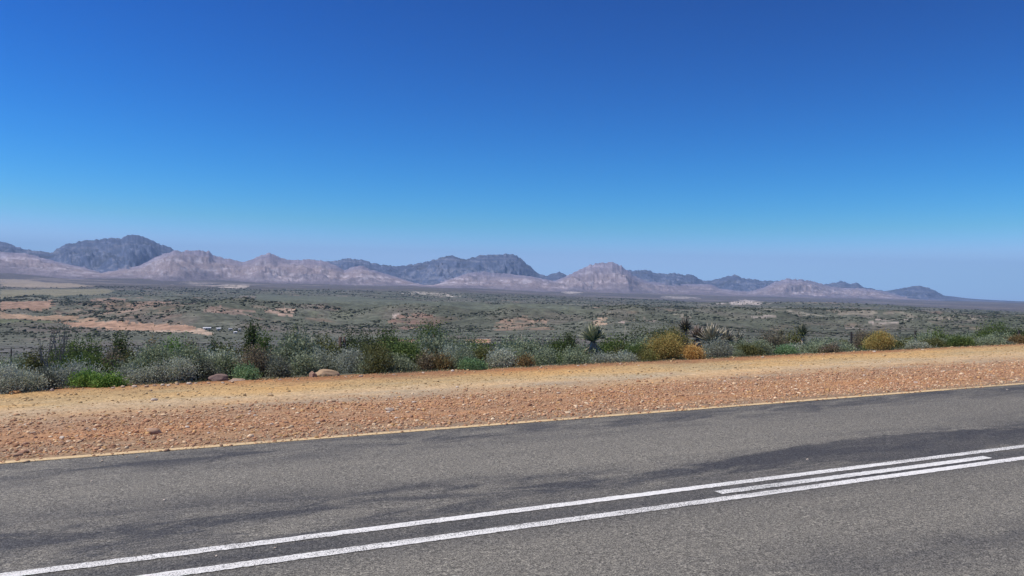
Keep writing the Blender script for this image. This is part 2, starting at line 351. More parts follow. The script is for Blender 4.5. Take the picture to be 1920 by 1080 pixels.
# bare soils, fields and rock faces of the valley: outlines taken as ground polygons (world xy)
PATCH = [
 ([(0,523),(60,525),(180,536),(120,540),(0,537)], (.36,.29,.21), 0),
 ([(0,543),(90,542),(200,541),(215,545),(180,553),(100,557),(80,552),(0,562)], (.25,.225,.14), 0),
 ([(0,567),(95,563),(97,575),(85,582),(0,582)], (.36,.23,.155), 0),
 ([(0,585),(110,590),(190,597),(185,602),(110,600),(0,597)], (.38,.26,.165), 0),
 ([(0,598),(100,602),(110,608),(0,606)], (.15,.16,.09), 0),
 ([(112,603),(200,604),(300,608),(366,612),(370,617),(365,621),(280,620),(200,617),(130,612)], (.43,.27,.175), 0),
 ([(370,615),(378,616),(400,627),(390,629),(360,623),(280,622),(280,620),(360,621)], (.5,.37,.26), 0),
 ([(165,560),(230,558),(330,567),(345,572),(300,584),(250,580),(180,578)], (.33,.225,.16), .5),
 ([(100,575),(180,577),(250,581),(300,585),(240,598),(150,590),(90,583)], (.30,.22,.16), .62),
 ([(395,574),(430,577),(475,582),(472,594),(420,592),(370,584)], (.36,.25,.19), .5),
 ([(500,576),(520,576),(550,582),(550,592),(526,592)], (.42,.30,.22), .35),
 ([(745,593),(770,586),(800,587),(826,598),(815,614),(760,618),(722,606)], (.26,.17,.125), .46),
 ([(928,605),(945,595),(975,591),(1003,597),(1035,608),(1022,619),(960,621),(928,617)], (.30,.21,.145), .5),
 ([(735,592),(752,587),(748,591),(738,596)], (.42,.34,.28), 0),
 ([(762,546),(810,547),(868,553),(855,557),(775,552)], (.66,.57,.46), .55),
 ([(428,533),(465,534),(472,540),(426,541)], (.52,.44,.36), .4),
 ([(350,528),(385,531),(410,540),(372,537)], (.44,.37,.31), .5),
 ([(1052,546),(1085,547),(1084,552),(1058,551)], (.6,.52,.44), .4),
 ([(1245,555),(1300,556),(1312,560),(1250,560)], (.5,.43,.36), .5),
 ([(1355,571),(1380,564),(1397,560),(1412,564),(1432,571)], (.55,.47,.40), .4),
 ([(480,552),(675,556),(1090,575),(1092,580),(960,577),(600,568),(480,565)], (.135,.145,.10), 0),
 ([(1540,581),(1640,584),(1700,589),(1875,602),(1780,601),(1690,594),(1560,588)], (.25,.22,.165), .2),
 ([(1440,580),(1500,580),(1525,587),(1500,590),(1440,587)], (.36,.32,.24), .5),
 ([(1105,614),(1120,600),(1140,592),(1132,603),(1118,613)], (.42,.30,.20), .3),
 ([(1160,604),(1192,594),(1178,603),(1163,608)], (.42,.33,.26), 0),
 ([(1200,596),(1235,600),(1222,606),(1200,602)], (.34,.26,.21), .5),
 ([(1403,592),(1458,591),(1450,596),(1408,597)], (.40,.34,.28), 0),
 ([(1632,608),(1650,600),(1718,598),(1702,607),(1655,610)], (.42,.35,.29), .5),
 ([(1595,613),(1612,611),(1622,620),(1600,619)], (.40,.33,.27), .4),
 ([(1240,585),(1290,589),(1340,600),(1320,601),(1270,592)], (.27,.24,.18), .55),
 ([(735,636),(780,636),(782,647),(740,648)], (.40,.22,.145), 0),
 ([(872,636),(918,636),(918,643),(878,645)], (.46,.27,.15), 0),
 ([(100,582),(160,585),(340,590),(330,600),(180,596)], (.26,.19,.14), .6),
 ([(560,590),(650,580),(700,583),(640,596)], (.145,.15,.10), .4),
]
PATCHW = []
for poly, c, nz in PATCH:
    P = np.array([march(a, b) for a, b in poly]); PATCHW.append((P, c, nz))

def land_colour(x, y, z, lay, tt):
    n = len(x); r = np.hypot(x, y); az = np.arctan2(x, y)
    C = np.zeros((n, 3)); 
    def mix(C, c, f): return C * (1 - f[:, None]) + np.array(c) * f[:, None]
    C[:] = (.115, .120, .085)
    a = fbm(x / 45, y / 45, 5, 71); C = mix(C, (.165, .165, .12), sst(-.1, .35, a))
    a = fbm(x / 210, y / 330, 5, 72); C = mix(C, (.185, .155, .125), sst(.02, .4, a) * .8)
    a = fbm(x / 120 + 9, y / 120, 5, 73); C = mix(C, (.30, .215, .155), sst(.22, .38, a) * .7 * sst(1400, 1900, r))
    a = fbm(x / 500, y / 500, 4, 74); C = mix(C, (.105, .115, .075), sst(-.05, .3, a) * sst(900, 2500, r) * .7)
    rd = ridged(x / 560, y / 560, 4, 31); C = mix(C, (.10, .11, .072), sst(.25, -.25, rd) * sst(1200, 1800, r) * (1 - sst(4500, 6000, r)) * .8)
    a = fbm(x / 700, y / 160, 5, 78); C = mix(C, (.20, .19, .145), sst(.05, .3, a) * .7 * sst(1500, 3500, r)); C = mix(C, (.075, .085, .055), sst(.05, .3, -a) * .7 * sst(1500, 3500, r))
    # near slope on the left: greyish purple karoo veld
    C = mix(C, (.150, .143, .128), sst(150, 300, r) * (1 - sst(1000, 1350, r)) * (1 - sst(-.1, .3, az)) * .8)
    # far plains, brown and purple
    a = fbm(x / 2200, y / 2200, 4, 75)
    C = mix(C, (.125, .105, .095), sst(6500, 9500, r + 2500 * a) * .9)
    a = ridged(x / 3000, y / 1200, 5, 76); C = mix(C, (.33, .27, .225), sst(.55, .8, a) * sst(8000, 11000, r) * .55)
    for P, c, nz in PATCHW:
        lo = P.min(0); hi = P.max(0); m_ = (x > lo[0]) & (x < hi[0]) & (y > lo[1]) & (y < hi[1])
        if not m_.any(): continue
        ids = np.nonzero(m_)[0]
        jit = np.interp(r[ids].min(), [1000, 2000, 4000, 9000], [10, 22, 60, 160]) * (.35 if nz == 0 else 1.4)
        sc_ = jit * 2.2
        xx = x[ids] + jit * 1.6 * fbm(x[ids] / sc_, y[ids] / sc_, 4, 91); yy = y[ids] + 5 * jit * fbm(x[ids] / sc_, y[ids] / sc_, 4, 92)
        ins = in_poly(xx, yy, P); ids = ids[ins]
        if nz: f = sst(nz - .55, nz - .25, .35 * fbm(x[ids] / 35, y[ids] / 35, 4, 93) + .25 * ridged(x[ids] / 80, y[ids] / 80, 3, 94)) * .9 + .1
        else: f = np.full(len(ids), .92)
        C[ids] = C[ids] * (1 - f[:, None]) + np.array(c) * f[:, None] * (1 + .12 * fbm(x[ids] / 25, y[ids] / 25, 3, 95))[:, None]
    # mountains
    mA = lay == 1; mB = lay == 2
    strata = noise(z / 38 + 2.2 * fbm(x / 2500, y / 2500, 3, 80), x / 2600, 81)
    rock = fbm(x / 170, y / 260, 5, 82, .6)
    cA = np.zeros((n, 3)) + (.092, .112, .175)  # blue of the distance haze is put into the back range's colour
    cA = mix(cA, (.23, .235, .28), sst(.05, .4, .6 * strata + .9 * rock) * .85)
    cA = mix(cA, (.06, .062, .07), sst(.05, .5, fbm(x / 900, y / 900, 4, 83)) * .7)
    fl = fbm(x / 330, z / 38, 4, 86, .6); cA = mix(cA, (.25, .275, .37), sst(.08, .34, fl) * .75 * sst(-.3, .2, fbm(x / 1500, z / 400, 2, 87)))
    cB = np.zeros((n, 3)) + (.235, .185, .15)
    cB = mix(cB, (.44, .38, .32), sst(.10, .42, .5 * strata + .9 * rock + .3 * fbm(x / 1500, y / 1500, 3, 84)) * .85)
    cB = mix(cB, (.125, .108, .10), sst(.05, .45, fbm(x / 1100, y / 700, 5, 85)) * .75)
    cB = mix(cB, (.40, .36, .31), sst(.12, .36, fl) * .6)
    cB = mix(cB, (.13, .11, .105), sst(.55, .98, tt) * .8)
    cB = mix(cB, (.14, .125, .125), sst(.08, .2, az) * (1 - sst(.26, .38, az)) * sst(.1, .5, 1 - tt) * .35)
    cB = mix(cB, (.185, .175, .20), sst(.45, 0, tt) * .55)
    cB = cB * np.array([1.40, 1.40, 1.66]); C = np.where(mA[:, None], cA, C); C = np.where(mB[:, None], cB, C)  # stronger blue gain puts distance haze into the foothill colour
    return np.clip(C, .02, .9)

azs = np.concatenate([np.radians(np.linspace(-180, -39, 90))[:-1], np.radians(np.linspace(-39, 39, 1750)), np.radians(np.linspace(39, 180, 90))[1:]])
rs = np.concatenate([np.exp(np.arange(math.log(1.5), math.log(300), .022)), np.exp(np.arange(math.log(300), math.log(11500), .0095)),
                     np.arange(11500, 32000, 105), np.exp(np.arange(math.log(32000), math.log(38000), .03))])
A_, R_ = np.meshgrid(azs, rs); X = (np.sin(A_) * R_).ravel(); Y = (np.cos(A_) * R_).ravel()
Z, LAY, TT = terrain_z(X, Y, True)
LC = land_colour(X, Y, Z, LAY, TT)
s_, p_ = SP(X, Y)
Z = Z - .22 * sst(-6.0, -4.5, p_) * (1 - sst(14.3, 14.9, p_)) * (R_.ravel() < 400)        # the bed under road and verge
fcs = grid_faces(len(rs), len(azs))[:, ::-1]
# close the middle
V = np.stack([X, Y, Z], 1); V = np.vstack([V, [[0, 0, float(Z[0])]]]); LC = np.vstack([LC, LC[:1]])
k = np.arange(len(azs) - 1); fan = np.stack([np.full(len(k), len(V) - 1), k + 1, k], 1)
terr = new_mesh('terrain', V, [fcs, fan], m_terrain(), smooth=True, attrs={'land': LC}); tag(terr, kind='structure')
del V, A_, R_

# ------------------------------------------------------------------ road, lines, verge (object space: x along the road, y across, z up)
def road_obj(name, s, p, zoff, mat, jag=0, noise_amp=0, tagk='structure', zfun=None):
    S, Pp = np.meshgrid(s, p, indexing='ij'); Zz = road_z(S) + zoff
    if zfun is not None: Zz = Zz + zfun(S, Pp)
    if jag: Pp = Pp + jag * noise(S * 14, Pp * 3, 3) + jag * .8 * noise(S * 37, Pp * 5, 4)
    V = np.stack([S.ravel(), Pp.ravel(), Zz.ravel()], 1)
    o = new_mesh(name, V, grid_faces(len(s), len(p))[:, ::-1], mat, smooth=True)
    o.rotation_euler = (0, 0, math.pi / 2 - RAZ)
    if tagk: o['kind'] = tagk
    return o
M_ASPH = m_asphalt()
road_obj('road', np.linspace(-80, 200, 281), np.array([1.25, 3, 5, 7, 8.25, 8.50]), 0.0, M_ASPH, jag=.0)
M_W = m_asphalt('white_line_paint', (.90, .865, .78), .445); M_Y = m_asphalt('yellow_line_paint', (.78, .56, .29), .42)
M_WW = m_asphalt('worn_white_line_paint', (.86, .83, .75), .455)
sv = np.concatenate([np.arange(-80, -6, 1.0), np.arange(-6, 24, .02), np.arange(24, 200, 1.0)])
def line(name, p, w_, mat, s=sv, label=None): return road_obj(name, s, np.array([p - w_ / 2, p - w_ / 6, p + w_ / 6, p + w_ / 2]), .004, mat, jag=.006)
line('white_centre_line', 5.135, .092, M_W); line('white_centre_line', 4.785, .096, M_W)
def s_at(px, p):
    x, y = at_p(px, p); return SP(x, y)[0]
line('white_dash_line', 4.945, .095, M_WW, s=np.arange(s_at(1352, 4.945), s_at(1856, 4.945), .02))
line('yellow_edge_line', 8.39, .11, M_Y); line('yellow_edge_line', 1.5, .13, M_Y)
def vz(S, Pp):
    b_ = .018 * fbm(S * 1.3, Pp * 2.2, 4, 200) + .010 * fbm(S * 5, Pp * 6, 3, 201)
    loose = 1 - .7 * np.exp(-((Pp - 11.8) / .5) ** 2)
    hump_ = .0 * Pp + .022 * np.exp(-((Pp - 13.75) / .3) ** 2) * (.6 + .8 * fbm(S * .9, Pp * 0, 3, 202))
    drop = -1.05 * sst(EDGE - .1, EDGE + 6.5, Pp)
    return b_ * loose * sst(8.4, 8.9, Pp) - .025 * sst(8.62, 9.0, Pp) + hump_ * (1 - sst(14.2, 15.2, Pp)) + drop - .10 * sst(14.9, 15.4, Pp)
M_VERGE = m_verge()
road_obj('gravel_verge', np.concatenate([np.arange(-80, -6, .5), np.arange(-6, 30, .07), np.arange(30, 200, .5)]), np.arange(8.45, 15.45, .05), .0025, M_VERGE, zfun=vz)
road_obj('near_verge', np.arange(-80, 200, .5), np.arange(-6, 1.3, .25), -.02, M_VERGE, zfun=lambda S, Pp: .012 * fbm(S * 2, Pp * 2, 3, 205) * (1 - sst(.8, 1.2, Pp)))
def verge_z(s, p): return road_z(s) + .0025 + vz(s, p)

# ------------------------------------------------------------------ stones
def ico():
    f = (1 + 5 ** .5) / 2
    v = np.array([(-1, f, 0), (1, f, 0), (-1, -f, 0), (1, -f, 0), (0, -1, f), (0, 1, f), (0, -1, -f), (0, 1, -f), (f, 0, -1), (f, 0, 1), (-f, 0, -1), (-f, 0, 1)], float)
    v /= np.linalg.norm(v[0])
    fc = np.array([(0,11,5),(0,5,1),(0,1,7),(0,7,10),(0,10,11),(1,5,9),(5,11,4),(11,10,2),(10,7,6),(7,1,8),(3,9,4),(3,4,2),(3,2,6),(3,6,8),(3,8,9),(4,9,5),(2,4,11),(6,2,10),(8,6,7),(9,8,1)])
    return v, fc
IV, IF = ico()
def subdiv(v, f):
    e = {}; v = list(map(tuple, v)); nf = []
    def mid(a, b):
        k = (min(a, b), max(a, b))
        if k not in e:
            q = (np.array(v[a]) + np.array(v[b])) / 2; v.append(tuple(q / np.linalg.norm(q))); e[k] = len(v) - 1
        return e[k]
    for a, b, c in f:
        x, y, z = mid(a, b), mid(b, c), mid(c, a); nf += [(a, x, z), (x, b, y), (z, y, c), (x, y, z)]
    return np.array(v), np.array(nf)
IV1, IF1 = subdiv(IV, IF); IV2, IF2 = subdiv(IV1, IF1); IV3, IF3 = subdiv(IV2, IF2)
def many(V0, F0, pos, scl, rot, tint, jitter=.22, rng=RNG):
    n = len(pos); k = len(V0)
    V = V0[None] * (1 + jitter * rng.uniform(-1, 1, (n, k, 1))) * scl[:, None, :]
    c, s = np.cos(rot)[:, None], np.sin(rot)[:, None]
    x = V[..., 0] * c - V[..., 1] * s; y = V[..., 0] * s + V[..., 1] * c
    V = np.stack([x, y, V[..., 2]], -1) + pos[:, None, :]
    F = (F0[None] + (np.arange(n) * k)[:, None, None]).reshape(-1, F0.shape[1])
    T = np.repeat(tint, k, 0)
    return V.reshape(-1, 3), F, T
def stone_cols(n, p, rng=RNG):
    base = np.array([(.40, .23, .145), (.34, .18, .11), (.50, .35, .23), (.28, .17, .12), (.56, .43, .31), (.45, .27, .13)])
    w_ = np.array([.28, .26, .16, .14, .06, .10]); c = base[rng.choice(6, n, p=w_)]
    c = c * rng.uniform(.8, 1.2, (n, 1)) * np.array([1.44, 1.42, 1.24])
    y = sst(11.2, 12.3, p)[:, None]; return c * (1 - .75 * y) + y * .75 * np.array((.56, .40, .19)) * rng.uniform(.85, 1.15, (n, 1))
n = 150000
s = RNG.uniform(-4, 30, n); p = np.where(RNG.random(n) < .72, RNG.uniform(8.32, 11.6, n), RNG.uniform(8.5, 14.6, n))
keep = (RNG.random(n) < np.where((p > 11.1) & (p < 12.0), .2, np.where(p > 10.9, .7, 1))) & (RNG.random(n) < .45 + .9 * (fbm(s * .6, p * 1.6, 3, 210) + .3)) & (RNG.random(n) < sst(8.4, 8.8, p) + .35)
s, p = s[keep], p[keep]; n = len(s)
sz = np.clip(RNG.lognormal(math.log(.0085), .5, n), .004, .034) * np.where(p > 11.8, 1.0, 1.0)
x, y = XY(s, p); scl = np.stack([sz * RNG.uniform(.8, 1.5, n), sz * RNG.uniform(.7, 1.1, n), sz * RNG.uniform(.45, .85, n)], 1)
V, Fq, T = many(IV, IF, np.stack([x, y, verge_z(s, p) + sz * .15], 1), scl, RNG.uniform(0, 6.3, n), stone_cols(n, p))
tag(new_mesh('loose_gravel', V, Fq, M_STONE, attrs={'tint': T}), kind='stuff')
# single stones one could count
def rock_mesh(name, seed, flat=.6, tint=(.45, .3, .2), lvl=2, rough=.35, facets=5):
    V0, F0 = (IV2, IF2) if lvl == 2 else (IV3, IF3); rg = np.random.default_rng(seed); V = V0.copy()
    for _ in range(facets + 6):                      # cut flat faces into the lump
        d = rg.normal(size=3); d /= np.linalg.norm(d); h = rg.uniform(.62, .9); q = V @ d
        V = V - np.maximum(q - h, 0)[:, None] * d
    V = V * (1 + rough * .3 * fbm(V[:, 0] * 2.2 + seed, V[:, 1] * 2.2 + V[:, 2], 3, seed)[:, None]); V[:, 2] *= flat
    t = np.array(tint) * (1 + .18 * fbm(V[:, 0] * 3, V[:, 2] * 3 + V[:, 1], 3, seed)[:, None])
    return V, F0, t
protos = []
for i in range(6):
    V, F0, t = rock_mesh('stone', i + 1, flat=random.uniform(.5, .8), tint=[(.68, .53, .38), (.52, .33, .21), (.80, .66, .50), (.46, .26, .16), (.64, .46, .30), (.58, .39, .26)][i])
    protos.append(new_mesh('stone', V, F0, M_STONE, attrs={'tint': t}, link=False))
def put_stone(pr, px, p, r, label, group=None, sink=.2, name=None):
    o = pr.copy(); COL.objects.link(o); x, y = at_p(px, p); s, _ = SP(x, y)
    o.location = (x, y, float(verge_z(np.array([s]), np.array([p]))[0]) + r * sink); o.scale = (r * random.uniform(1, 1.4), r, r * random.uniform(.8, 1.1)); o.rotation_euler = (random.uniform(-.2, .2), random.uniform(-.2, .2), random.uniform(0, 6))
    tag(o, label, 'stone', group); return o
for (px, p, r, pi_) in [(214,13.75,.05,0),(232,13.8,.06,4),(254,13.75,.07,0),(277,13.7,.06,4),(292,13.75,.05,5),(307,13.75,.05,2),(318,13.72,.055,0),(334,13.8,.05,4),(369,13.85,.04,0),(420,13.75,.05,0),(438,13.8,.05,4),(393,13.8,.05,5),(527,13.85,.04,0),(560,13.75,.04,4),(678,13.8,.06,0),(650,13.8,.045,4),(740,13.8,.045,5),(795,13.85,.045,0),(850,13.9,.06,2),(1015,13.85,.05,0),(1085,13.8,.045,2),(1098,13.85,.05,0),(1165,13.85,.05,4),(1430,13.8,.06,0),(1545,13.8,.05,5),(1640,13.8,.07,2),(1730,13.8,.05,0)]:
    put_stone(protos[pi_], px, p, r * .62, 'pale stone in the row along the foot of the roadside bushes', 'stones along the bush edge')
for k in range(70):
    p = random.choice([random.uniform(9.2, 10.8), random.uniform(9.2, 13.5)]); px = random.uniform(5, 1915)
    put_stone(protos[random.choice([0, 2, 2, 4, 5])], px, p, random.uniform(.016, .030), 'pale stone lying loose on the red gravel verge', 'loose stones on the gravel verge')
tag(put_stone(protos[1], 293, 9.55, .085, 'largest brown stone lying alone on the gravel near the yellow line'), cat='stone')
tag(put_stone(protos[3], 48, 8.85, .05, 'dark red stone beside the yellow line near the left end'), cat='stone')
tag(put_stone(protos[2], 357, 13.78, .045, 'round white stone under the grey bush at the verge edge'), cat='stone')
tag(put_stone(protos[0], 733, 10.0, .06, 'pale stone in the middle of the red gravel'), cat='stone')
tag(put_stone(protos[2], 292, 12.2, .04, 'flat pale stone on the sandy track'), cat='stone')
def boulder(px, p, w_, d_, h_, tint, seed, label, sink=.12, rz=0.0, flat=1, cat='rock'):
    V, F0, t = rock_mesh('boulder', seed, flat=flat, tint=tint, lvl=3, rough=.5, facets=7)
    x, y = at_p(px, p); s, _ = SP(x, y); o = new_mesh('boulder', V, F0, M_STONE, attrs={'tint': t})
    o.location = (x, y, float(verge_z(np.array([s]), np.array([p]))[0]) + h_ * sink); o.scale = (w_ / 2, d_ / 2, h_); o.rotation_euler = (0, 0, rz)
    return tag(o, label, cat)
boulder(612, 14.3, .52, .4, .11, (.50, .34, .20), 21, 'largest tan boulder half buried at the foot of the silvery bush')
boulder(589, 14.1, .16, .16, .09, (.42, .25, .17), 26, 'small reddish rock leaning on the left side of the tan boulder')
boulder(414, 14.5, .38, .4, .10, (.25, .17, .14), 23, 'dark purple brown rock at the foot of the bushes')
boulder(446, 14.2, .30, .3, .05, (.46, .32, .23), 24, 'flat pale slab right of the dark purple brown rock')
boulder(33, 13.7, .17, .2, .04, (.52, .27, .11), 25, 'orange earth clod on the verge edge near the left end')
boulder(100, 13.8, .09, .08, .035, (.55, .42, .33), 27, 'small pinkish rock at the verge edge below the dark round bush')
for (px, p, r, pi_) in [(178, 7.3, .009, 2), (315, 6.45, .011, 2), (525, 5.0, .010, 0), (1518, 5.55, .011, 2), (1890, 8.0, .015, 2), (197, 8.1, .012, 0), (262, 8.15, .011, 4), (415, 5.0, .008, 2)]:
    o = put_stone(protos[pi_], px, p, r, 'loose pebble lying on the grey tarmac', 'pebbles on the tarmac'); s, _ = SP(o.location.x, o.location.y); o.location.z = float(road_z(s)) + r * .3

# ------------------------------------------------------------------ plants
KIND = {   # leaf colour list, leaf length, leaf width, leaves per twig, outward bias
 'silver': [(.27, .30, .275), (.215, .245, .225), (.32, .345, .31)],
 'grey': [(.23, .255, .23), (.175, .20, .18), (.285, .305, .27)],
 'darkgrey': [(.12, .135, .12), (.17, .185, .165), (.085, .10, .085)],
 'sage': [(.18, .215, .155), (.14, .17, .12), (.23, .265, .20)],
 'green': [(.085, .125, .045), (.065, .10, .035), (.12, .155, .06)],
 'olive': [(.105, .115, .05), (.08, .09, .04), (.15, .15, .07)],
 'dark': [(.060, .082, .038), (.08, .105, .045), (.045, .062, .028)],
 'bright': [(.11, .20, .05), (.085, .16, .04), (.16, .24, .08)],
 'teal': [(.14, .23, .13), (.10, .17, .09), (.18, .26, .16)],
 'gold': [(.33, .255, .105), (.25, .225, .09), (.40, .30, .13), (.16, .165, .07)],
 'orange': [(.42, .28, .11), (.33, .215, .085), (.47, .335, .15)],
 'goldgreen': [(.17, .17, .07), (.12, .14, .05), (.22, .185, .08)],
 'rust': [(.22, .14, .07), (.16, .12, .06), (.14, .14, .08)],
 'brown': [(.16, .13, .10), (.125, .115, .085), (.20, .17, .135)],
 'purple': [(.20, .165, .145), (.15, .13, .115), (.13, .14, .09)],
 'twig': [(.26, .24, .22), (.20, .18, .165)],
}
def shrub_arrays(w_, d_, h_, kind, dens=1.0, seed=0, leaf=.035, lw=.012, wild=.25, low=-.05, airy=0.0, upright=0.0):
    rg = np.random.default_rng(seed)
    area = w_ * h_ + .6 * d_ * w_ + .5 * d_ * h_
    nt_ = int(np.clip(area * 330 * dens * (.035 / leaf) ** .8, 60, 900)); per = int(26 * (1 - .5 * airy))
    # lobes: the crown is several overlapping mounds of different height
    nl = max(2, int(w_ / .35)); lc = rg.uniform(-.62, .62, (nl, 2)); lh = rg.uniform(.68, 1.0, nl); lr = rg.uniform(.32, .55, nl); lh[np.argmin((lc ** 2).sum(1))] = 1
    th = rg.uniform(0, 2 * math.pi, nt_); ph = np.arccos(rg.uniform(-.05, 1, nt_)); li = rg.integers(0, nl, nt_)
    ex = lc[li, 0] + lr[li] * np.sin(ph) * np.cos(th); ey = lc[li, 1] + lr[li] * np.sin(ph) * np.sin(th)
    q = np.hypot(ex, ey); ov = np.maximum(q / 1.0, 1); ex /= ov; ey /= ov
    ez = np.clip(lh[li] * (.35 + .65 * np.cos(ph)), .04, 1.05) * np.sqrt(np.clip(1.15 - .6 * (ex ** 2 + ey ** 2), .2, 1))
    k = 1 + wild * rg.normal(size=nt_) * .35
    E = np.stack([ex * w_ / 2 * k, ey * d_ / 2 * k, ez * h_ * k], 1)
    B = np.stack([ex * w_ * .10, ey * d_ * .10, np.full(nt_, -.03)], 1)
    Cc = B + (E - B) * .5 + np.stack([ex * w_ * .10, ey * d_ * .10, -np.abs(rg.normal(size=nt_)) * .05 * h_], 1)
    tpar = rg.uniform(.30, 1.03, (nt_, per)) ** (.7)
    T3 = tpar[..., None]
    P = (1 - T3) ** 2 * B[:, None] + 2 * T3 * (1 - T3) * Cc[:, None] + T3 ** 2 * E[:, None]
    cl = .05 + .055 * min(w_, h_ * 1.5)
    P = P + rg.normal(size=P.shape) * cl * np.array([.8, .8, .6]) * (.4 + .6 * T3) * (.045 / .035)
    P[..., 2] = np.maximum(P[..., 2], .01 + .02 * rg.random(P.shape[:2]))
    tw = (E - B); tw /= np.linalg.norm(tw, axis=1, keepdims=True) + 1e-9
    dr = tw[:, None] * .8 + rg.normal(size=P.shape) * .8 + np.array([0, 0, .25 + upright]); dr /= np.linalg.norm(dr, axis=2, keepdims=True)
    sd_ = np.cross(dr, rg.normal(size=P.shape)); sd_ /= np.linalg.norm(sd_, axis=2, keepdims=True)
    L = leaf * rg.uniform(.6, 1.4, P.shape[:2])[..., None]; W = lw * rg.uniform(.7, 1.3, P.shape[:2])[..., None]
    a = P; b_ = P + dr * L * .5 + sd_ * W; c = P + dr * L; d = P + dr * L * .5 - sd_ * W
    V = np.stack([a, b_, c, d], 2).reshape(-1, 3); V[:, 2] = np.maximum(V[:, 2], 0.0); nf = len(V) // 4
    F_ = np.arange(nf * 4).reshape(-1, 4)
    cols = np.array(KIND[kind]) * np.array([1.68, 1.58, 1.33]); tc = cols[rg.integers(0, len(cols), nt_)] * rg.uniform(.8, 1.2, (nt_, 1))
    lc_ = cols[rg.integers(0, len(cols), nt_ * per)]
    C = (.55 * np.repeat(tc, per, 0) + .45 * lc_) * rg.uniform(.85, 1.15, (nt_ * per, 1))
    T = np.repeat(C, 4, 0)
    # stems
    ns = min(nt_, 70); ring = []; faces = []; 
    ids = rg.permutation(nt_)[:ns]
    pts = []
    for u in (0, .35, .7, 1.0):
        pts.append((1 - u) ** 2 * B[ids] + 2 * u * (1 - u) * Cc[ids] + u * u * E[ids])
    pts = np.stack(pts, 1); rad = np.array([.011, .008, .005, .002]) * (.6 + .6 * h_)
    offs = np.array([(1, 0, 0), (-.5, .87, 0), (-.5, -.87, 0)])
    SV = (pts[:, :, None] + offs[None, None] * rad[None, :, None, None]).reshape(-1, 3)
    for j in range(3):
        for q_ in range(3):
            a0 = j * 3 + q_; a1 = j * 3 + (q_ + 1) % 3; faces.append((a0, a1, a1 + 3, a0 + 3))
    SF = (np.array(faces)[None] + (np.arange(ns) * 12)[:, None, None]).reshape(-1, 4)
    return V, F_, T, SV, SF
def shrub_obj(loc, arrs, label, cat='bush', name='bush', group=None, rz=0, stem_mat=None):
    V, F_, T, SV, SF = arrs
    e = empty(name, loc, label, cat, group, rz)
    new_mesh('foliage', V, F_, M_LEAF, attrs={'tint': T}, parent=e)
    new_mesh('stems', SV, SF, stem_mat or M_STEM, parent=e)
    return e
SEED = [100]
def ground(x, y):
    s, p = SP(x, y)
    if p < 15.3: return float(verge_z(np.array([s]), np.array([p]))[0]) - (.0)
    return tz(x, y)
def plant(px, p, top, wpx, kind, label, cat='bush', name='bush', dens=1., dfac=.8, **kw):
    x, y = at_p(px, p); rng_ = math.hypot(x, y); zt = z_for(px, top, x, y); zg = ground(x, y)
    h_ = max(.18, zt - zg); a, b, _ = ray(px, 600); w_ = wpx / FOC * rng_ / math.hypot(a, b) * 1.0 * (b * 1.0)
    w_ = wpx / FOC * y * (1 if p < 17 else 1.22)
    SEED[0] += 1
    d_ = min(w_ * dfac, 1.6)
    leaf = kw.pop('leaf', (.024 if kind in ('gold', 'orange', 'goldgreen', 'silver', 'grey') else .029) if p < 19 else .042)
    arr = shrub_arrays(w_, d_, h_ * (1.0 if p < 17 else .95), kind, dens, SEED[0], leaf=leaf, lw=kw.pop('lw', leaf * .42), **kw)
    return shrub_obj((x, y, zg), arr, label, cat, name)

# front row along the verge, left to right
plant(8, 13.95, 702, 80, 'grey', 'grey green bush at the left end of the verge, cut by the frame')
plant(52, 14.1, 696, 80, 'silver', 'silvery bush between the left end and the dark round bush')
plant(92, 14.25, 692, 50, 'darkgrey', 'dark round grey bush with a dark hollow at the verge edge', dens=1.2)
plant(125, 15.5, 684, 60, 'silver', 'silver bush just behind the dark round bush')
plant(162, 15.9, 680, 70, 'silver', 'pale silver bush behind the bright green herb patch')
plant(188, 14.35, 704, 100, 'bright', 'low bright green herb patch spilling on to the verge', cat='plant', name='herb_patch', dens=1.8, leaf=.03, upright=.5)
plant(238, 15.2, 686, 60, 'grey', 'grey bush right of the bright green herb patch')
plant(285, 14.75, 684, 75, 'grey', 'rounded grey bush above the row of pale stones')
plant(330, 14.8, 677, 85, 'silver', 'broad silvery grey bush above the round white stone', dens=1.3)
plant(378, 15.0, 676, 50, 'darkgrey', 'dark grey bush touching the purple brown rock')
plant(425, 15.6, 662, 65, 'sage', 'sage bush behind the purple brown rock')
plant(466, 14.4, 686, 46, 'teal', 'small fresh green tuft bush on the verge edge', leaf=.03, upright=.6)
plant(497, 15.3, 652, 75, 'brown', 'brownish twiggy bush left of the boulder', airy=.3)
plant(522, 14.8, 672, 50, 'darkgrey', 'dark bush between twiggy bush and boulder')
plant(562, 15.1, 663, 72, 'sage', 'grey green bush with its foot left of the tan boulder')
plant(612, 15.7, 655, 62, 'grey', 'grey bush standing right behind the tan boulder')
plant(655, 15.5, 656, 72, 'silver', 'silvery white bush right of the tan boulder', dens=1.3)
plant(725, 14.9, 669, 100, 'sage', 'wide low pale sage bush at the verge edge', dens=1.3)
plant(790, 15.0, 664, 55, 'brown', 'dry brown bush with bare twigs beside the wide sage bush', airy=.4)
plant(826, 14.8, 662, 38, 'rust', 'small golden brown bush between dry brown and silver bushes')
plant(838, 15.9, 652, 70, 'silver', 'silver topped bush behind the small golden brown bush')
plant(860, 14.9, 673, 46, 'grey', 'low grey bush right of the small golden brown bush')
plant(888, 14.35, 684, 56, 'teal', 'low blue green herb patch on the verge edge near the middle', cat='plant', name='herb_patch', leaf=.03, upright=.6, dens=1.5)
plant(902, 16.2, 655, 60, 'purple', 'greyish purple bush behind the blue green herb patch', airy=.3)
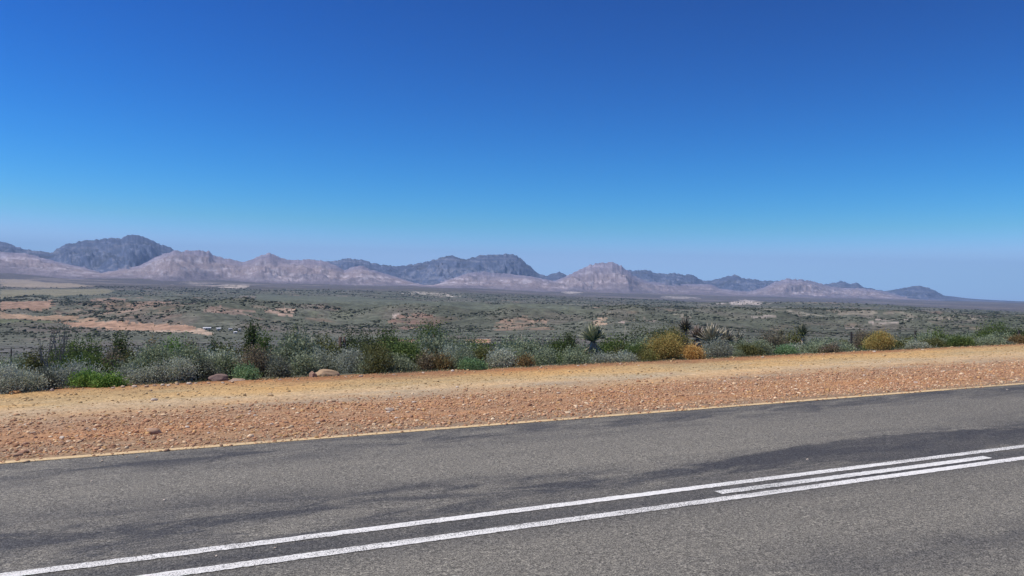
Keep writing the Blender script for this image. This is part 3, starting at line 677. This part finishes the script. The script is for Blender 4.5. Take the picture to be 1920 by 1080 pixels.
plant(945, 15.0, 668, 62, 'grey', 'grey bush left of the rust coloured bush')
plant(998, 14.5, 669, 50, 'rust', 'rust coloured low bush on the verge edge', airy=.2)
plant(1030, 15.4, 658, 66, 'sage', 'sage bush right of the rust coloured bush')
plant(1078, 15.2, 664, 70, 'sage', 'pale sage bush in front of the skirted aloe')
plant(1130, 15.0, 666, 64, 'grey', 'low grey bush right of the skirted aloe foot')
plant(1180, 15.1, 664, 70, 'silver', 'low pale bush around the leaning pale stick')
plant(1215, 14.6, 668, 40, 'goldgreen', 'small straw coloured tuft left of the golden bush', airy=.4)
plant(1248, 14.75, 630, 66, 'gold', 'golden bush with green top and brown foot beside the orange bush', dens=1.7, upright=.4)
plant(1266, 15.8, 614, 44, 'goldgreen', 'tall yellow green bush rising behind the golden bush', upright=.3)
plant(1296, 14.4, 648, 36, 'orange', 'bright orange rounded bush right of the golden bush', dens=2.0, upright=.3)
plant(1322, 15.2, 655, 34, 'silver', 'small silver bush right of the bright orange bush')
plant(1362, 14.9, 640, 72, 'grey', 'grey green dome in front of the aloe clump', dens=1.3)
plant(1400, 15.0, 648, 60, 'olive', 'dark olive bush right of the grey green dome')
plant(1432, 15.2, 648, 60, 'sage', 'pale green bush below the purple twiggy shrub')
plant(1480, 15.0, 650, 60, 'teal', 'soft green bush left of the single small aloe', leaf=.03)
plant(1522, 15.0, 650, 60, 'sage', 'sage bush below the single small aloe')
plant(1560, 14.6, 653, 46, 'purple', 'small brownish purple bush with a dark hollow', airy=.3)
plant(1590, 15.2, 648, 50, 'sage', 'pale green tuft at the foot of the iron post')
plant(1656, 14.6, 627, 74, 'gold', 'big rounded golden yellow bush standing alone on the verge', dens=2.4, upright=.5)
plant(1716, 14.8, 648, 48, 'silver', 'small silver bush right of the lone golden bush')
plant(1762, 15.4, 640, 62, 'sage', 'sage bush below the dark leafy shrub at the right')
plant(1796, 14.9, 636, 66, 'green', 'mid green bush on the verge at the right')
plant(1850, 15.0, 634, 72, 'sage', 'pale sage bush near the right end')
plant(1905, 14.9, 640, 60, 'rust', 'dry tinted bush at the right end, cut by the frame', airy=.2)
# second and third row
plant(28, 18.5, 672, 70, 'sage', 'dull green bush under the wires at the left end')
plant(60, 23, 656, 60, 'olive', 'low olive bush behind the left iron post')
plant(112, 23.5, 652, 70, 'green', 'mid green bush behind the wires below the bare tree')
plant(165, 23, 634, 70, 'green', 'green bush right of the bare tree')
plant(145, 18, 664, 80, 'green', 'green bush seen through the two lower wires')
plant(205, 19, 656, 60, 'brown', 'brown twiggy bush at the foot of the left pale dropper', airy=.4)
plant(227, 22.5, 620, 40, 'dark', 'narrow dark shrub right of the left pale dropper', cat='shrub', name='shrub', airy=.3)
plant(268, 21.5, 648, 60, 'olive', 'olive bush left of the reddish twig bush')
plant(292, 22.5, 630, 26, 'rust', 'small reddish twig bush left of the bright green shrub', airy=.7)
plant(318, 22, 634, 60, 'bright', 'bright green leafy shrub behind the lowest wire', cat='shrub', name='shrub')
plant(296, 17.5, 662, 50, 'bright', 'fresh green bush showing above the rounded grey bush')
plant(356, 22, 640, 44, 'brown', 'brown green shrub between bright green shrub and dark ball bush', airy=.3)
plant(402, 22, 637, 36, 'dark', 'small dark ball shaped bush above the grey bushes')
plant(375, 18, 660, 90, 'sage', 'wide dull bush behind the dark grey bush')
plant(445, 19, 646, 80, 'olive', 'olive bush left of the tall dark shrub')
plant(479, 21.5, 602, 34, 'dark', 'tallest narrow dark evergreen shrub at left centre', cat='shrub', name='shrub', dens=1.3)
plant(496, 20.5, 625, 52, 'green', 'green shrub leaning on the tall narrow evergreen', cat='shrub', name='shrub')
plant(543, 23.5, 616, 60, 'green', 'green shrub with ragged top right of the tall evergreen', cat='shrub', name='shrub', airy=.2)
plant(552, 18, 648, 90, 'olive', 'olive bush behind the pair left of the boulder')
plant(600, 22.5, 628, 72, 'olive', 'olive shrub behind the leaning pale stick', cat='shrub', name='shrub')
plant(656, 23.5, 630, 50, 'dark', 'dark shrub behind the thick brown posts', cat='shrub', name='shrub')
plant(702, 22.5, 613, 84, 'dark', 'broad dark green tree shaped shrub behind the wide sage bush', cat='shrub', name='shrub', dens=1.5)
plant(735, 21.5, 626, 50, 'green', 'green shrub leaning on the broad dark shrub', cat='shrub', name='shrub')
plant(690, 18, 648, 90, 'olive', 'olive bush under the broad dark shrub')
plant(822, 24.5, 607, 92, 'green', 'feathery mid green tree shaped shrub around the brown post', cat='shrub', name='shrub', dens=1.4)
plant(860, 22.5, 630, 70, 'sage', 'soft green shrub right of the brown post', cat='shrub', name='shrub')
plant(770, 19, 656, 70, 'sage', 'dull green bush below the red field')
plant(938, 23, 640, 60, 'dark', 'small dark bush right of the white hut')
plant(958, 20, 650, 70, 'sage', 'grey green bush left of the pale post')
plant(1000, 21, 646, 80, 'sage', 'grey green bush right of the pale post')
plant(1030, 24, 634, 60, 'green', 'ragged green shrub left of the dark shrub by the aloe', cat='shrub', name='shrub')
plant(1065, 24, 624, 44, 'dark', 'dark shrub left of the skirted aloe', cat='shrub', name='shrub')
plant(1080, 19, 650, 80, 'sage', 'dull green bush at the foot of the skirted aloe')
plant(1160, 20, 630, 80, 'green', 'green rounded shrub right of the skirted aloe', cat='shrub', name='shrub', dens=1.3)
plant(1212, 25, 604, 120, 'dark', 'large dark olive shrub behind the golden bush', cat='shrub', name='shrub', dens=1.5)
plant(1190, 19, 648, 70, 'sage', 'grey green bush left behind the golden bush')
plant(1228, 19.5, 638, 50, 'darkgrey', 'blackish bush left of the golden bush')
plant(1395, 18.5, 640, 60, 'sage', 'soft sage bush right of the aloe clump')
plant(1448, 18.5, 615, 62, 'purple', 'open purple brown twiggy shrub', cat='shrub', name='shrub', airy=.5)
plant(1480, 19.5, 622, 40, 'olive', 'olive shrub right of the purple brown twiggy shrub', cat='shrub', name='shrub', airy=.3)
plant(1540, 21, 636, 70, 'sage', 'thin grey green bush left of the iron post', airy=.3)
plant(1618, 25, 618, 50, 'brown', 'brown twiggy shrub right of the iron post', cat='shrub', name='shrub', airy=.5)
plant(1692, 22, 636, 40, 'olive', 'olive bush behind the lone golden bush')
plant(1748, 21, 619, 72, 'green', 'dark leafy green shrub right of the paired posts', cat='shrub', name='shrub', dens=1.3)
plant(1722, 21.5, 628, 30, 'dark', 'small dark shrub directly behind the paired posts', cat='shrub', name='shrub')
plant(1806, 22, 628, 60, 'sage', 'sage bush between the two leafy shrubs at the right')
plant(1866, 24, 605, 70, 'green', 'tall dark green shrub near the right end', cat='shrub', name='shrub', dens=1.6)
plant(1898, 22, 616, 50, 'dark', 'dark green shrub behind the last post', cat='shrub', name='shrub', dens=1.3)

# filler bushes shared by copying
FP = []
for i, (kd, h_) in enumerate([('sage', .55), ('grey', .5), ('olive', .6), ('silver', .45), ('green', .6), ('darkgrey', .5), ('brown', .5), ('sage', .7)]):
    arr = shrub_arrays(1.0, .9, h_, kd, 1.25, 900 + i, leaf=.036, lw=.014)
    e = shrub_obj((0, 0, -500), arr, 'x', 'bush', 'scrub_bush'); FP.append((e, kd))
used = set()
GL = {'sage': 'low dull green scrub bush among the taller roadside bushes', 'grey': 'low grey scrub bush among the taller roadside bushes', 'olive': 'low olive scrub bush among the taller roadside bushes',
      'silver': 'low silvery scrub bush among the taller roadside bushes', 'green': 'low green scrub bush among the taller roadside bushes', 'darkgrey': 'low dark scrub bush among the taller roadside bushes', 'brown': 'low brownish scrub bush among the taller roadside bushes'}
def put_fill(i, x, y, sc, hz):
    e, kd = FP[i]
    if i in used:
        c = e.copy(); COL.objects.link(c)
        for ch in e.children:
            d = ch.copy(); COL.objects.link(d); d.parent = c
    else: c = e; used.add(i)
    c.location = (x, y, ground(x, y) - .02); c.scale = (sc, sc, sc * hz); c.rotation_euler = (0, 0, random.uniform(0, 6.28))
    tag(c, GL[kd], 'bush', kd + ' scrub bushes on the bank')
cnt = 0
while cnt < 280:
    px = random.uniform(-30, 1950); p = 14.9 + 24 * random.random() ** 1.3
    x, y = at_p(px, p); k = random.uniform(.7, 1.35) * (1 + (p - 15) * .02)
    if p < 15.6: k *= .7
    if p < 21.5 and any(a_ < px < b_ for a_, b_ in ((1085, 1140), (1262, 1400), (1490, 1518), (1578, 1612), (1700, 1732), (1900, 1925), (15, 32), (625, 655), (803, 823), (55, 150))): k *= .5
    # keep the top below the bush line of the photograph
    lim = np.interp(px, [0, 240, 700, 960, 1250, 1500, 1920], [668, 656, 642, 646, 646, 641, 630])
    zt = z_for(px, lim, x, y); zg = ground(x, y)
    i = random.choices(range(8), [5, 4, 4, 2 if p < 18 else 1, 4, 2, 2, 4])[0]
    hh = min(k * .6, zt - zg)
    if hh < .15: continue
    put_fill(i, x, y, k, hh / (.6 * k)); cnt += 1

# bare tree at the left
def bare_tree(px, p, top, wpx, label):
    x, y = at_p(px, p); zg = ground(x, y); h_ = z_for(px, top, x, y) - zg; w_ = wpx / FOC * y
    e = empty('bare_tree', (x, y, zg), label, 'tree'); rg = np.random.default_rng(5); segs = []
    def grow(P, d, L, r, lv):
        n_ = 4; Q = P
        for i in range(n_):
            d = d + rg.normal(size=3) * .16; d /= np.linalg.norm(d); N_ = Q + d * L / n_; segs.append((Q, N_, r, r * .8)); r *= .8; Q = N_
            if lv < 4:
                for _ in range(1 if lv else 2):
                    dd = d + rg.normal(size=3) * .75 + np.array([0, 0, .15]); dd /= np.linalg.norm(dd); grow(Q, dd, L * rg.uniform(.45, .68), r * .75, lv + 1)
    for i in range(3):
        grow(np.array([.0, 0, -.05]), np.array([(-.55, 0, .55)[i] + .05, 0, 1.0]), h_ * .62, .02, 1)
    A = np.array([a for a, _, _, _ in segs]); B = np.array([b for _, b, _, _ in segs]); ra = np.array([a for _, _, a, _ in segs]); rb = np.array([b for _, _, _, b in segs])
    mz = B[:, 2].max(); sc = np.array([w_ / (np.ptp(B[:, 0])), .7 * w_ / np.ptp(B[:, 0]), h_ / mz]); A = A * sc; B = B * sc
    offs = np.array([(1, 0, 0), (-.5, .87, 0), (-.5, -.87, 0)])
    V = np.stack([A[:, None] + offs * np.maximum(ra * 1.6, .006)[:, None, None], B[:, None] + offs * np.maximum(rb * 1.6, .005)[:, None, None]], 1).reshape(-1, 3)
    F0 = np.array([(0, 1, 4, 3), (1, 2, 5, 4), (2, 0, 3, 5)]); F_ = (F0[None] + (np.arange(len(A)) * 6)[:, None, None]).reshape(-1, 4)
    new_mesh('branches', V, F_, m_plain('pale_bark', (.23, .21, .195), .9, ns=15), parent=e)
    B2 = B[(B[:, 2] > .55 * h_)]; k = 260; P = B2[rg.integers(0, len(B2), k)] + rg.normal(size=(k, 3)) * .02
    tp = B2[B2[:, 2] > .9 * h_]; P[:90] = tp[rg.integers(0, len(tp), 90)] + rg.normal(size=(90, 3)) * .035
    dr = rg.normal(size=(k, 3)); dr /= np.linalg.norm(dr, axis=1, keepdims=True); sd_ = np.cross(dr, rg.normal(size=(k, 3))); sd_ /= np.linalg.norm(sd_, axis=1, keepdims=True)
    V = np.stack([P, P + dr * .015 + sd_ * .008, P + dr * .03, P + dr * .015 - sd_ * .008], 1).reshape(-1, 3)
    new_mesh('foliage', V, np.arange(k * 4).reshape(-1, 4), M_LEAF, attrs={'tint': np.tile((.11, .12, .05), (k * 4, 1))}, parent=e)
bare_tree(103, 22, 606, 76, 'nearly leafless pale grey tree behind the wires at the left')

# aloes
def aloe(px, p, cy, rad_px, label, stem_px=40, n=42, lean=0.0, upright=.3, seed=1, col=(.10, .125, .075), tip=(.22, .17, .10), skirt=True, flower=False):
    """cy: row of the rosette's heart; rad_px: leaf reach"""
    x, y = at_p(px, p); zg = ground(x, y); zc = z_for(px, cy, x, y) - zg; R = rad_px * 1.15 / FOC * y; rg = np.random.default_rng(seed)
    e = empty('aloe', (x, y, zg), label, 'aloe')
    heart = np.array([lean, 0, zc]); 
    def leaves(n_, el0, el1, L, wd, droop, c0, c1, o, zj):
        Vs, Fs, Ts = [], [], []
        for i in range(n_):
            a = i * 2.399 + rg.uniform(-.25, .25); el = rg.uniform(el0, el1); l = L * rg.uniform(.8, 1.1); W = wd * rg.uniform(.85, 1.15)
            d = np.array([math.cos(a) * math.cos(el), math.sin(a) * math.cos(el), math.sin(el)]); sdv = np.array([-math.sin(a), math.cos(a), 0]); upv = np.cross(d, sdv) * -1
            P0 = o + np.array([0, 0, rg.uniform(-zj, zj)]) + d * .02; nseg = 6; base = len(Vs) * 0
            pts = []
            for j in range(nseg + 1):
                u = j / nseg; q = P0 + d * l * u + np.array([0, 0, droop * l * u * u]) + upv * 0
                ww = W * (1 - u ** 1.8) * (1 if u else .9) + .001; th = ww * .35
                pts += [q - sdv * ww, q + upv * (-th), q + sdv * ww, q + upv * th * .2]
            k0 = sum(len(v) for v in Vs); Vs.append(np.array(pts)); t_ = np.array([c0]) * (1 - np.repeat(np.linspace(0, 1, nseg + 1), 4)[:, None] ** 1.5) + np.array([c1]) * np.repeat(np.linspace(0, 1, nseg + 1), 4)[:, None] ** 1.5
            Ts.append(t_ * rg.uniform(.75, 1.25))
            f = []
            for j in range(nseg):
                for q in range(4):
                    f.append((k0 + j * 4 + q, k0 + j * 4 + (q + 1) % 4, k0 + j * 4 + 4 + (q + 1) % 4, k0 + j * 4 + 4 + q))
            Fs.append(np.array(f))
        return np.vstack(Vs), np.vstack(Fs), np.vstack(Ts)
    V, F_, T = leaves(int(n * 1.7), -.25 + upright, 1.35, R * 1.05, R * .12, .10, col, tip, heart, .03)
    new_mesh('rosette', V, F_, M_ALOE, attrs={'tint': T * 1.6}, parent=e)
    # trunk
    ns_ = 8; th = np.linspace(0, 2 * math.pi, 9)[:-1]; rr = max(.035, R * .16); rows = []
    for j in range(ns_):
        u = j / (ns_ - 1); c = np.array([lean * u, 0, -.1 + (zc + .1) * u]); k = rr * (1.15 - .25 * u) * (1 + .12 * (j % 2)); rows.append(np.stack([c[0] + k * np.cos(th), c[1] + k * np.sin(th), np.full(8, c[2])], 1))
    V = np.vstack(rows); F_ = np.array([(j * 8 + q, j * 8 + (q + 1) % 8, (j + 1) * 8 + (q + 1) % 8, (j + 1) * 8 + q) for j in range(ns_ - 1) for q in range(8)])
    new_mesh('trunk', V, F_, M_STEM, parent=e)
    if skirt:
        parts = [leaves(16, -1.3, -.55, R * .95, R * .11, -.1, (.60, .43, .31), (.40, .29, .21), np.array([lean * f, 0, zc * f]), .04) for f in np.linspace(.5, .97, 7)]
        k0 = 0; VV, FF, TT_ = [], [], []
        for a, b, c in parts: VV.append(a); FF.append(b + k0); TT_.append(c); k0 += len(a)
        new_mesh('dry_skirt', np.vstack(VV), np.vstack(FF), M_ALOE, attrs={'tint': np.vstack(TT_)}, parent=e)
    return e
aloe(1112, 19.0, 638, 26, 'aloe with upright green leaves and a thick skirt of dry leaves', seed=1, n=60, upright=.25, col=(.13, .165, .08), tip=(.27, .25, .15))
aloe(1284, 20.0, 617, 17, 'tall dark aloe standing above the orange bush', seed=2, n=44, upright=-.1, col=(.05, .052, .038), tip=(.13, .105, .075))
aloe(1308, 20.3, 633, 19, 'reddish brown aloe left in the aloe clump', seed=3, n=40, upright=0, col=(.10, .085, .06), tip=(.26, .19, .14))
aloe(1334, 19.4, 642, 28, 'widest aloe in the middle of the aloe clump with pale leaf tips', seed=4, n=52, upright=.05, col=(.14, .135, .08), tip=(.34, .29, .20))
aloe(1362, 20.0, 640, 20, 'aloe at the right of the aloe clump', seed=5, n=36, upright=.2, col=(.12, .12, .075), tip=(.28, .24, .17))
aloe(1384, 21.0, 642, 16, 'small upright aloe right of the aloe clump', seed=6, n=24, upright=.5, col=(.13, .14, .09), tip=(.27, .24, .17), skirt=False)
aloe(1504, 20.0, 628, 16, 'single small dark green aloe left of the iron post', seed=7, n=40, upright=-.05, col=(.07, .085, .045), tip=(.16, .15, .09))
aloe(1464, 20.5, 628, 10, 'smallest aloe with upright leaves beside the purple twiggy shrub', seed=8, n=22, upright=.5, col=(.09, .105, .06), tip=(.2, .18, .12), skirt=False)

# ------------------------------------------------------------------ wire fence
FP_ = 20.8
fence = empty('wire_fence', (*XY(10, FP_), 0), 'wire fence with thin posts running along the bank behind the bushes', 'fence')
fo = Vector(fence.location)
M_IRON = m_plain('dark_iron', (.035, .03, .028), .7, .3); M_PALE = m_plain('pale_wood', (.30, .27, .20), .85, ns=12); M_BRN = m_plain('brown_wood', (.085, .05, .035), .85, ns=12); M_WIRE = m_plain('wire', (.06, .06, .06), .5, .6); 
def tube(pts, rad, sides=6):
    pts = np.array(pts, float); th = np.linspace(0, 2 * math.pi, sides + 1)[:-1]; n_ = len(pts); d = np.gradient(pts, axis=0); d /= np.linalg.norm(d, axis=1, keepdims=True)
    ref = np.array([0, 0, 1.]) if abs(d[0][2]) < .8 else np.array([1., 0, 0]); a = np.cross(d, ref); a /= np.linalg.norm(a, axis=1, keepdims=True); b = np.cross(d, a); rad = np.broadcast_to(rad, (n_,))
    V = (pts[:, None] + rad[:, None, None] * (np.cos(th)[None, :, None] * a[:, None] + np.sin(th)[None, :, None] * b[:, None])).reshape(-1, 3)
    F_ = np.array([(j * sides + q, j * sides + (q + 1) % sides, (j + 1) * sides + (q + 1) % sides, (j + 1) * sides + q) for j in range(n_ - 1) for q in range(sides)])
    return V, [F_, np.arange(sides)[None, ::-1], (np.arange(sides) + (n_ - 1) * sides)[None]]
def post(name, px, top, rad, mat, leanx=0, label=None, p=FP_, bottom=None):
    x, y = at_p(px, p); zg = ground(x, y); zt = z_for(px, top, x, y); g = np.array([x, y, zg - .15]) - np.array(fo); tp = np.array([x + leanx, y, zt]) - np.array(fo)
    V, F_ = tube([g, g * .5 + tp * .5, tp], [rad, rad, rad * .92], 8)
    o = new_mesh(name, V, F_, mat, parent=fence)
    if label: o['label'] = label
post('post', 22, 654, .018, M_IRON); post('dropper', 211, 652, .010, M_PALE); post('dropper', 425, 646, .010, M_PALE)
post('post', 582, 622, .014, M_PALE, .05, 'pale leaning stick'); post('post', 638, 632, .045, M_BRN, 0, 'thick dark brown wooden post'); post('post', 646, 631, .035, M_BRN, 0, 'second dark brown wooden post')
post('post', 813, 627, .020, M_BRN, 0, 'brown weathered post'); post('post', 978, 627, .018, M_PALE); post('post', 1168, 612, .013, M_PALE, .07, 'tall pale leaning stick')
post('post', 1596, 622, .040, M_IRON); post('post', 1716, 620, .045, M_IRON); post('dropper', 1723, 617, .012, M_PALE); post('post', 1910, 619, .045, M_IRON)
ss = np.arange(-14, 45, .5)
for dz in (.02, -.065, -.175):
    x, y = XY(ss, FP_); z = .083 + .0135 * (ss + 3) + dz + .012 * np.sin(ss * .9)
    V, F_ = tube(np.stack([x, y, z], 1) - np.array(fo), .0045, 5); new_mesh('wire', V, F_, M_WIRE, parent=fence)

# ------------------------------------------------------------------ ground cover on the bank (short grass and dry stalks)
n = 60000; pxs = RNG.uniform(-60, 1980, n); p = 14.1 + 26 * RNG.random(n) ** 1.7
a, b, _ = ray(pxs, np.full(n, 640.)); q = a * NX + b * NY; x = a * p / q; y = b * p / q; s, pp = SP(x, y)
z = np.where(p < 15.3, verge_z(s, p), base_z(x, y)) - .01; kp = fbm(x * .8, y * .8, 3, 300) > -.15; x, y, z, p = x[kp], y[kp], z[kp], p[kp]; n = len(x)
hh = RNG.uniform(.05, .16, n) * (1 + .5 * sst(16, 24, p)) * np.where(p < 14.8, .45, 1); a0 = RNG.uniform(0, 6.28, n); wv = RNG.uniform(.004, .009, n)
P = np.stack([x, y, z], 1); sdv = np.stack([np.cos(a0), np.sin(a0), a0 * 0], 1) * wv[:, None]; tp = P + np.stack([RNG.normal(size=n) * hh * .5, RNG.normal(size=n) * hh * .5, hh], 1)
V = np.stack([P - sdv, P + sdv, tp], 1).reshape(-1, 3); base = np.array([(.17, .20, .12), (.13, .16, .08), (.22, .20, .13), (.24, .25, .2), (.12, .17, .06)])
T = np.repeat(base[RNG.integers(0, 5, n)] * RNG.uniform(.7, 1.2, (n, 1)), 3, 0)
tag(new_mesh('ground_cover', V, np.arange(n * 3).reshape(-1, 3), M_LEAF, attrs={'tint': T}), kind='stuff')

# ------------------------------------------------------------------ scrub dotted over the valley
def veld(n, rmin, rmax, rg, azlim=35):
    az = np.radians(rg.uniform(-azlim, azlim, n)); r = np.sqrt(rg.uniform(rmin ** 2, rmax ** 2, n)); return np.sin(az) * r, np.cos(az) * r, r, az
def bare(x, y):
    """1 where a field keeps the bushes away"""
    b_ = np.zeros(x.shape)
    for (poly, c, nz), (P, _, _) in zip(PATCH, PATCHW):
        if nz == 0: b_ = np.maximum(b_, in_poly(x, y, P))
        elif c[0] > .3: b_ = np.maximum(b_, .12 * in_poly(x, y, P))
    return b_
rg = np.random.default_rng(77); xs, ys, rr_ = [], [], []
for n, r0, r1 in ((900, 45, 150), (5200, 150, 520), (9000, 520, 1400), (170000, 1400, 3800), (45000, 3800, 8000)):
    x, y, r, az = veld(n, r0, r1, rg)
    d = .50 - .35 * ridged(x / 560, y / 560, 4, 31) * (r > 1300) + 1.3 * fbm(x / 170, y / 170, 4, 301) + .5 * fbm(x / 35, y / 35, 3, 302); 
    d = d * (1 - bare(x, y)) + (r < 200) * .2
    d = np.where(r < 1300, d * np.interp(az, [-.5, -.2, .2], [.45, .6, 1.0]), d)
    k = rg.random(n) < d; xs.append(x[k]); ys.append(y[k]); rr_.append(r[k])
x = np.concatenate(xs); y = np.concatenate(ys); r = np.concatenate(rr_); z = base_z(x, y)
size = np.clip(rg.lognormal(math.log(.95), .5, len(x)), .4, 2.8) * np.interp(r, [40, 150, 500, 1500, 3000, 7000], [.45, .55, .85, 1.3, 1.9, 3.2])
o_ = np.argsort(-(size / r)); near = o_[:300]; rest = o_[300:]
V0, F0 = IV.copy(), IF
scl = np.stack([size[rest] * rg.uniform(.8, 1.5, len(rest)), size[rest] * rg.uniform(.8, 1.3, len(rest)), size[rest] * rg.uniform(.45, .8, len(rest))], 1)
tc = np.array([(.055, .064, .038), (.07, .076, .047), (.09, .09, .06), (.105, .115, .075)])[rg.integers(0, 4, len(rest))] * rg.uniform(.7, 1.25, (len(rest), 1))
V, F_, T = many(V0, F0, np.stack([x[rest], y[rest], z[rest] + scl[:, 2] * .4], 1), scl, rg.uniform(0, 6.3, len(rest)), tc, .28, rg)
tag(new_mesh('distant_scrub', V, F_, M_SCRUB, attrs={'tint': T}), kind='stuff')
VP = []
for i in range(5):
    kd = ['dark', 'olive', 'green', 'darkgrey', 'sage'][i]
    V, F_, T, SV, SF = shrub_arrays(2.0, 2.0, 1.2, kd, .35, 700 + i, leaf=.17, lw=.07)
    VP.append(new_mesh('veld_bush', V, F_, M_LEAF, attrs={'tint': T}, link=False))
for j in near:
    o = VP[random.randrange(5)].copy(); COL.objects.link(o); o.location = (x[j], y[j], z[j] - .03); k = size[j] * .95; o.scale = (k * random.uniform(.8, 1.2), k, k * random.uniform(.7, 1.1)); o.rotation_euler = (0, 0, random.uniform(0, 6.28))
    tag(o, 'small dark bush dotted on the slope below the roadside scrub', 'bush', 'bushes dotted over the slope below the road')

# ------------------------------------------------------------------ farm buildings
M_WALL = m_plain('white_wall', (.72, .70, .66), .8, amt=.06); M_ROOF = m_plain('pale_roof', (.78, .77, .74), .6, amt=.08); M_DK = m_plain('dark_opening', (.04, .04, .045), .8); M_GROOF = m_plain('grey_roof', (.42, .42, .42), .6, amt=.1)
def hut(px, py, wd, dp, hh, roof, label, name='farm_shed', cat='shed', rz=0., rise=1.2):
    x, y = march(px, py); zg = tz(x, y) - .2; az = math.atan2(x, y); e = empty(name, (x, y, zg), label, cat, rz=-az + rz)
    a, b = wd / 2, dp / 2
    V = np.array([(-a, -b, 0), (a, -b, 0), (a, b, 0), (-a, b, 0), (-a, -b, hh), (a, -b, hh), (a, b, hh), (-a, b, hh), (-a, 0, hh + rise), (a, 0, hh + rise)])
    me = new_mesh('wall', V, [np.array([(0, 1, 5, 4), (2, 3, 7, 6)]), np.array([(1, 2, 6, 9, 5), (3, 0, 4, 8, 7)])], M_WALL, parent=e)
    o_ = .35; k = rise / b
    R_ = [(-a - o_, -b - o_, hh - o_ * k + .06), (a + o_, -b - o_, hh - o_ * k + .06), (a + o_, 0, hh + rise + .06), (-a - o_, 0, hh + rise + .06), (a + o_, b + o_, hh - o_ * k + .06), (-a - o_, b + o_, hh - o_ * k + .06)]
    R_ = R_ + [(u, v, w2 + .12) for u, v, w2 in R_]
    new_mesh('roof', R_, np.array([(0, 3, 2, 1), (3, 5, 4, 2), (6, 7, 8, 9), (9, 8, 10, 11), (0, 1, 7, 6), (4, 5, 11, 10)]), roof, parent=e)
    for nm, cx, w2, z0, z1 in [('door', -a * .1, 1.0, 0, 2.1), ('window', -a * .6, 1.1, 1.0, 2.0), ('window', a * .55, 1.1, 1.0, 2.0)]:
        new_mesh(nm, [(cx - w2 / 2, -b - .03, z0), (cx + w2 / 2, -b - .03, z0), (cx + w2 / 2, -b - .03, z1), (cx - w2 / 2, -b - .03, z1), (cx - w2 / 2, -b + .05, z0), (cx + w2 / 2, -b + .05, z0), (cx + w2 / 2, -b + .05, z1), (cx - w2 / 2, -b + .05, z1)],
                 np.array([(0, 1, 2, 3), (1, 5, 6, 2), (4, 0, 3, 7), (3, 2, 6, 7)]), M_DK, parent=e)
hut(388, 617.5, 13, 7, 2.6, M_ROOF, 'longest white shed at the end of the orange field')
hut(410, 619, 7, 6, 3, M_ROOF, 'square white farmhouse just right of the longest shed', 'farmhouse', 'house')
hut(432, 619, 6, 5, 2.4, M_GROOF, 'grey roofed shed right of the white farmhouse')
hut(441, 625, 5, 4, 2.2, M_ROOF, 'small pale shed lowest in the farmyard', rz=.3)
hut(449, 620, 3.5, 3.5, 2.2, M_GROOF, 'smallest shed at the right of the farmyard')
hut(878, 648, 6, 4, 2.4, M_ROOF, 'small white hut below the orange field right of the feathery shrub')
hut(757, 648, 6, 4, 2.4, M_GROOF, 'pale hut below the red field left of the feathery shrub')

# ------------------------------------------------------------------ haze
hb = new_mesh('haze', [(a * 40000, b * 40000, c) for c in (-420, 1900) for a, b in ((-1, -1), (1, -1), (1, 1), (-1, 1))], np.array([(3, 2, 1, 0), (4, 5, 6, 7), (0, 1, 5, 4), (1, 2, 6, 5), (2, 3, 7, 6), (3, 0, 4, 7)]))
M = D.materials.new('air'); M.use_nodes = True; t = M.node_tree; t.nodes.remove(t.nodes['Principled BSDF']); pv = t.nodes.new('ShaderNodeVolumePrincipled')
pv.inputs['Density'].default_value = 2.9e-5; pv.inputs['Color'].default_value = (.48, .70, 1, 1); t.links.new(pv.outputs[0], t.nodes['Material Output'].inputs['Volume'])
hb.data.materials.append(M); hb['kind'] = 'stuff'
